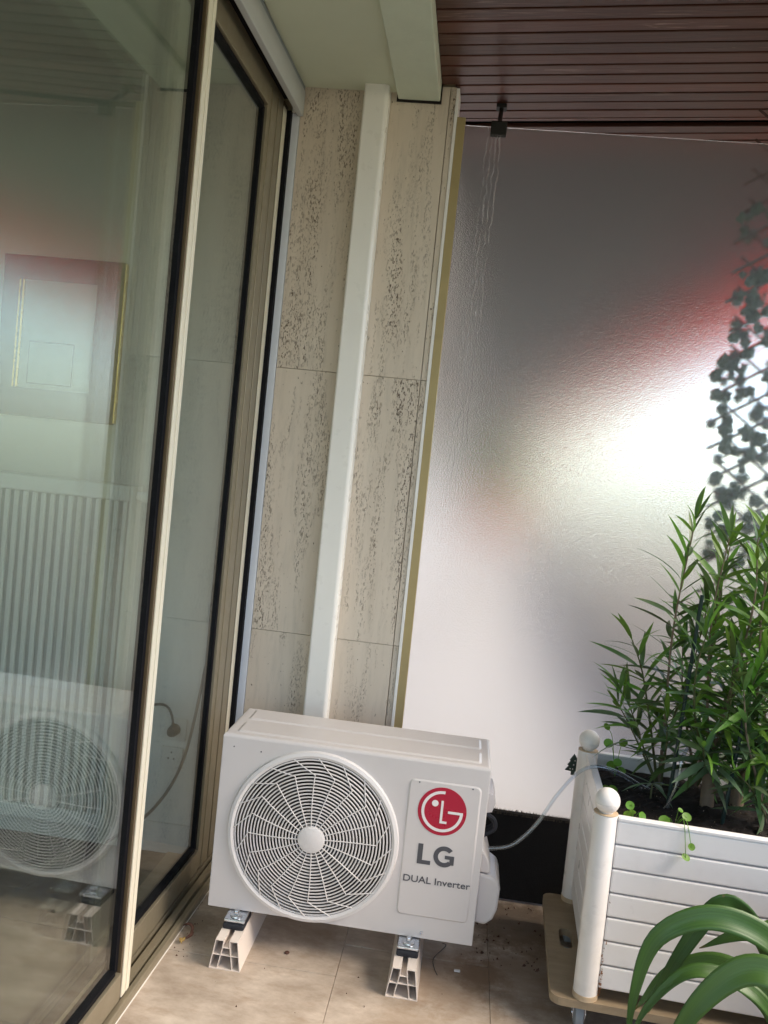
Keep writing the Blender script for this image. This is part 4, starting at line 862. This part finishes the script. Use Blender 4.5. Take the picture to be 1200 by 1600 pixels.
for k in range(9):
    a = 2 * math.pi * k / 9 + random.uniform(-0.2, 0.2); put_leaf(rs, Vector((1.238, 0.13, 0.548)), Vector((1.238, 0.13, 0.600)), Vector((math.cos(a), math.sin(a), random.uniform(-0.35, 0.35))), random.uniform(0.45, 0.65), ('leaf_grey', 'leaf_young'), 0)
MB().tube([(0, 0, -0.01), (0, 0, 0.052)], 0.0025, 6).build('stem', 'stem', rs)
# round-leaved seedlings at the rim
def disc(name, r_):
    n = 14; return MB().add([(0, 0, -r_ * 0.15)] + [(r_ * math.cos(2 * math.pi * k / n), r_ * 0.92 * math.sin(2 * math.pi * k / n), r_ * 0.08 * (k % 2)) for k in range(n)], [(0, 1 + k, 1 + (k + 1) % n) for k in range(n)], True).mesh(name, M['seedling'])
dsm = disc('round_leaf', 0.0150)
def seedling(label, base, leaves):
    s_ = empty('round_leaf_seedling', base, label, 'seedling')
    for (x, y, z, k, tx_, ty_) in leaves:
        o = link('leaf', dsm, s_, (x, y, z)); o.scale = (k, k, k); o.rotation_euler = (tx_, ty_, 0)
        MB().tube(bez([(0, 0, 0), (x * 0.5, y * 0.62, 0.040 if y < -0.05 else z * 0.7 + 0.012), (x, y, z - 0.0015)], 8), 0.0009, 5).build('stem', 'seedling', s_)
seedling('round-leaved seedling trailing over the front rim of the planter', (1.248, -0.112, 0.572), [(-0.030, -0.015, 0.020, 1.0, 0.9, -0.1), (0.008, -0.012, 0.052, 0.5, 0.5, 0.4), (0.026, -0.010, 0.036, 0.85, 0.8, 0.2), (0.030, -0.068, -0.018, 0.65, 1.2, 0.5), (0.018, -0.072, -0.045, 0.75, 0.6, 0.3)])
seedling('small seedling with four leaves beside the front corner post', (1.145, -0.100, 0.570), [(-0.018, -0.012, 0.020, 0.75, 0.6, -0.4), (-0.012, 0.0, 0.040, 0.8, 1.2, 0.2), (0.018, -0.02, 0.022, 0.85, 0.9, 0.9), (0.0, 0.015, 0.018, 0.6, 0.3, 0)])
seedling('tiny round-leaved weed in the soil near the left panel', (1.115, 0.10, 0.558), [(0.01, 0, 0.022, 0.9, 0.5, 0.3), (-0.012, 0.01, 0.018, 0.8, 0.4, -0.3), (0.0, -0.016, 0.024, 0.7, 0.7, 0)])
seedling('low round-leaved weed under the slender oleander', (1.16, 0.28, 0.558), [(0.02, 0, 0.022, 0.9, 0.5, 0.3), (-0.012, 0.01, 0.030, 1.0, 0.9, -0.3), (0.0, -0.02, 0.05, 0.9, 1.1, 0), (-0.03, 0.0, 0.10, 1.0, 1.2, 0.2), (0.012, -0.01, 0.11, 0.9, 1.1, -0.4), (-0.04, 0.0, 0.15, 0.8, 0.8, 0.6)])

# ================================================================ STRAP-LEAVED PLANT IN FRONT
sp = empty('strap_leaf_plant', (1.47, -0.52, 0.0), 'potted plant with broad arching strap leaves in front of the planter', 'plant')
so_ = Vector((1.47, -0.52, 0.0))
MB().lathe([(0, 0.002), (0.085, 0.002), (0.115, 0.20), (0.124, 0.20), (0.124, 0.23), (0.108, 0.23), (0.104, 0.21), (0, 0.208)], (0, 0, 0), 36).build('pot', 'terracotta', sp)
def strap(pts, width, nh, fold=0.20, thick=0.0012):
    path = [Vector(p) for p in bez(pts, 30)]; n_ = len(path); vs_ = []; fs_ = []
    nh = Vector(nh).normalized(); cols = 7
    for i, p in enumerate(path):
        f = i / (n_ - 1); t = (path[min(i + 1, n_ - 1)] - path[max(i - 1, 0)]).normalized(); s_ = t.cross(nh)
        s_ = s_.normalized(); nn = s_.cross(t)
        w_ = width * min(1, 0.45 + 1.6 * f) * (1 - max(0, (f - 0.42) / 0.58) ** 1.35) + 0.001
        for c_ in range(cols):
            u = c_ / (cols - 1) * 2 - 1; vs_.append(p + s_ * (u * w_ / 2) + nn * (fold * abs(u) ** 1.1 * w_ / 2 + 0.0012 * mn.noise((p.x * 30, u * 2, p.z * 30))) - so_)
    m0 = len(vs_)
    for i in range(n_ - 1):
        for c_ in range(cols - 1): q = i * cols + c_; fs_.append((q, q + 1, q + cols + 1, q + cols))
    o = MB().add(vs_, fs_, True).build('leaf', 'strap', sp)
    at = o.data.attributes.new('across', 'FLOAT', 'POINT'); al = o.data.attributes.new('along', 'FLOAT', 'POINT')
    for q in range(len(vs_)): at.data[q].value = (q % cols) / (cols - 1); al.data[q].value = (q // cols) / (n_ - 1)
    sd_ = o.modifiers.new('solid', 'SOLIDIFY'); sd_.thickness = thick
    return o
strap([(1.45, -0.50, 0.21), (1.43, -0.50, 0.42), (1.362, -0.50, 0.505), (1.24, -0.50, 0.532), (1.135, -0.50, 0.470), (1.10, -0.505, 0.34), (1.098, -0.51, 0.20)], 0.054, (0.05, -0.88, 0.47))
strap([(1.44, -0.47, 0.21), (1.40, -0.46, 0.42), (1.33, -0.45, 0.525), (1.27, -0.45, 0.535), (1.21, -0.45, 0.43), (1.16, -0.45, 0.31), (1.148, -0.45, 0.27)], 0.044, (-0.35, -0.9, 0.2))
strap([(1.47, -0.58, 0.21), (1.44, -0.60, 0.40), (1.36, -0.61, 0.478), (1.285, -0.60, 0.478), (1.21, -0.60, 0.40), (1.16, -0.60, 0.29), (1.14, -0.60, 0.18)], 0.060, (-0.1, -0.85, 0.5))
strap([(1.44, -0.55, 0.21), (1.38, -0.54, 0.36), (1.29, -0.53, 0.42), (1.20, -0.53, 0.42), (1.13, -0.53, 0.34), (1.09, -0.53, 0.24)], 0.034, (-0.2, -0.6, 0.75))
strap([(1.45, -0.50, 0.21), (1.40, -0.46, 0.34), (1.30, -0.42, 0.385), (1.20, -0.40, 0.34), (1.13, -0.40, 0.24)], 0.060, (-0.1, -0.8, 0.6))
strap([(1.46, -0.66, 0.21), (1.38, -0.70, 0.33), (1.27, -0.72, 0.37), (1.17, -0.72, 0.345), (1.09, -0.72, 0.28)], 0.06, (-0.1, -0.6, 0.8))
strap([(1.50, -0.48, 0.21), (1.52, -0.44, 0.40), (1.46, -0.40, 0.47), (1.36, -0.38, 0.45), (1.27, -0.36, 0.39)], 0.06, (0.1, -0.7, 0.7))
strap([(1.50, -0.56, 0.21), (1.56, -0.56, 0.42), (1.64, -0.56, 0.52), (1.76, -0.56, 0.46)], 0.07, (0.1, -0.7, 0.7))
strap([(1.48, -0.50, 0.21), (1.54, -0.44, 0.40), (1.62, -0.40, 0.52), (1.72, -0.38, 0.50)], 0.065, (0.1, -0.7, 0.7))

# ================================================================ BEHIND THE FROSTED GLASS
tl = empty('ivy_trellis', (1.415, 0.632, 1.25), 'willow trellis with artificial ivy leaves behind the frosted glass', 'trellis')
random.seed(5)
SA, CA = 0.27, 0.15     # rise of the two stick families per lattice step
for k in range(-3, 13):
    z = 0.06 + k * 0.098
    x0, x1 = 0.0, 0.42
    za, zb_ = z, z + 0.42 * 0.62
    if zb_ < 0: continue
    MB().tube([(x0 + random.uniform(-0.01, 0.02), 0, za), (x1, 0.0, zb_)], 0.0050, 6).build('stick', 'twig', tl)
for k in range(0, 17):
    z = 0.02 + k * 0.098
    MB().tube([(0.03, 0.009, z), (0.42, 0.009, z - 0.39 * 0.72)], 0.0045, 6).build('stick', 'twig', tl)
pol = [(0, -0.024), (0.014, -0.020), (0.020, -0.006), (0.026, 0.006), (0.014, 0.012), (0.008, 0.026), (-0.006, 0.020), (-0.020, 0.018), (-0.020, 0.004), (-0.026, -0.008), (-0.013, -0.018)]
ip = []
for k in range(20):
    a = 2 * math.pi * k / 20; rr_ = 0.021 * (1 + 0.20 * math.cos(5 * a) * (0.6 + 0.4 * math.cos(a)) + 0.12 * math.cos(a)); ip.append((rr_ * math.sin(a), 0.006 * math.cos(3 * a) + 0.004 * (k % 2), rr_ * math.cos(a)))
im = MB().add([(0, -0.005, 0)] + [(p[0] * 0.5, -0.002 + p[1] * 0.3, p[2] * 0.5) for p in ip] + ip, [(0, 1 + k, 1 + (k + 1) % 20) for k in range(20)] + [(1 + k, 21 + k, 21 + (k + 1) % 20, 1 + (k + 1) % 20) for k in range(20)], True).mesh('ivy_leaf', M['ivy'])
for k in range(240):
    z = random.uniform(-0.02, 1.16); x = (abs(random.gauss(0, 0.13)) if k % 2 else random.uniform(0, 0.40)) + 0.005 + 0.02 * math.sin(z * 9) + (0.012 if z > 0.9 else 0)
    if x > 0.42: continue
    o = link('leaf', im, tl, (x, random.choice((-0.014, 0.018)) + random.uniform(-0.006, 0.006), z)); s_ = random.uniform(0.7, 1.2); o.scale = (s_, s_, s_)
    o.rotation_euler = (random.gauss(0, 0.45), random.uniform(0, 6.28), random.gauss(0, 0.45))
aw = empty('awning', (XE, 1.0, 2.62), 'red awning valance along the open edge beyond the frosted glass', 'awning')
MB().box(-0.012, 0.0, -0.35, 24.5, -0.27, 0.22, 0.003).build('valance', 'awning', aw)
MB().lathe([(0, -0.35), (0.045, -0.35), (0.045, 24.5), (0, 24.5)], (0.05, 0, 0.215), 16, 'y').build('roller', 'fascia', aw)
sh2 = empty('potted_shrub', (0.86, 6.0, 0.0), 'blurred green shrub in an orange pot beyond the frosted glass', 'shrub')
MB().lathe([(0, 0.0), (0.16, 0.0), (0.16, 0.95), (0, 0.95)], (0, 0, 0), 24).build('pedestal', 'render', sh2)
MB().lathe([(0, 0.951), (0.24, 0.951), (0.32, 1.20), (0.34, 1.20), (0.34, 1.28), (0.29, 1.28), (0.28, 1.24), (0, 1.24)], (0, 0, 0), 32).build('pot', 'terracotta', sh2)
cm = MB(); random.seed(3)
for k in range(900):
    v_ = Vector((random.gauss(0, 1), random.gauss(0, 1), random.gauss(0, 1))).normalized() * random.uniform(0.5, 1); p = Vector((v_.x * 0.34, v_.y * 0.34, 1.50 + v_.z * 0.30)); a = Vector((random.gauss(0, 1), random.gauss(0, 1), random.gauss(0, 1))).normalized() * 0.05; b = a.orthogonal().normalized() * 0.022
    cm.add([p - a, p + b, p + a, p - b], [(0, 1, 2, 3)])
cm.build('crown', 'seedling', sh2)

# ================================================================ LITTER
random.seed(31)
dr = empty('dried_petals', (-0.075, 0.0, 0.006), 'curled dark red and yellow dried petals on the door sill edge', 'debris')
for (pts, w_, mt2) in (([(0, 0.03, 0.018), (0.018, 0.03, 0.026), (0.032, 0.02, 0.020), (0.030, 0.0, 0.006)], 0.0035, 'dead'), ([(0.034, 0.022, 0.008), (0.036, 0.002, 0.012), (0.022, -0.012, 0.004)], 0.0038, 'dead'), ([(0.014, -0.004, 0.003), (0.020, -0.018, 0.006), (0.012, -0.03, 0.003)], 0.0032, 'dead_yellow'), ([(0.018, -0.012, 0.002), (0.010, -0.022, 0.007), (0.020, -0.036, 0.003)], 0.0022, 'dead_yellow')):
    MB().tube(bez(pts, 12), [w_ * (0.4 + math.sin(math.pi * i / 15)) for i in range(len(bez(pts, 12)))], 5).build('petal', mt2, dr)
tag(MB().tube(bez([(0.690, 0.19, 0.004), (0.700, 0.15, 0.018), (0.668, 0.10, 0.004), (0.672, 0.05, 0.003), (0.682, 0.02, 0.002)], 20), 0.0011, 6).build('loose_wire', 'cable'), 'thin dark wire lying under the unit by the right stand', 'wire')
lit = MB()
for k in range(150):
    r_ = random.random()
    if r_ < 0.45: x, y = random.uniform(0.78, 1.0), random.uniform(0.12, 0.50)
    elif r_ < 0.75: x, y = XD + random.uniform(0.0, 0.06) + 0.004, random.uniform(-0.1, 0.35)
    else: x, y = random.uniform(0.0, 1.0), random.uniform(-0.6, 0.4)
    s_ = random.uniform(0.0012, 0.005) * (1.6 if r_ < 0.45 else 0.8)
    q = [Vector((random.uniform(-1, 1), random.uniform(-1, 1), 0.4)) * s_ for _ in range(4)]; z = 0.001
    lit.add([(x + q[0].x, y + q[0].y, z), (x + q[1].x, y + q[1].y, z), (x + q[2].x, y + q[2].y, z), (x, y, z + s_)], [(0, 1, 3), (1, 2, 3), (2, 0, 3), (0, 2, 1)])
lo = lit.build('floor_litter', 'dead'); tag(lo, 'dark soil crumbs and leaf litter scattered on the floor', None, None, 'stuff')
tag(MB().box(-0.008, 0.010, -0.005, 0.005, 0.0012, 0.006, 0.002).build('paint_chip', 'chip', None, (0.737, 0.055, 0)), 'small white chip lying beside the rust stain', 'chip')
tag(MB().lathe([(0, 0.001), (0.006, 0.001), (0.0075, 0.004), (0.004, 0.007), (0, 0.0075)], (0, 0, 0), 9).build('dirt_lump', 'dead', None, (0.245, 0.011, 0)), 'dark crumb of dirt on the tile between the stands', 'dirt')
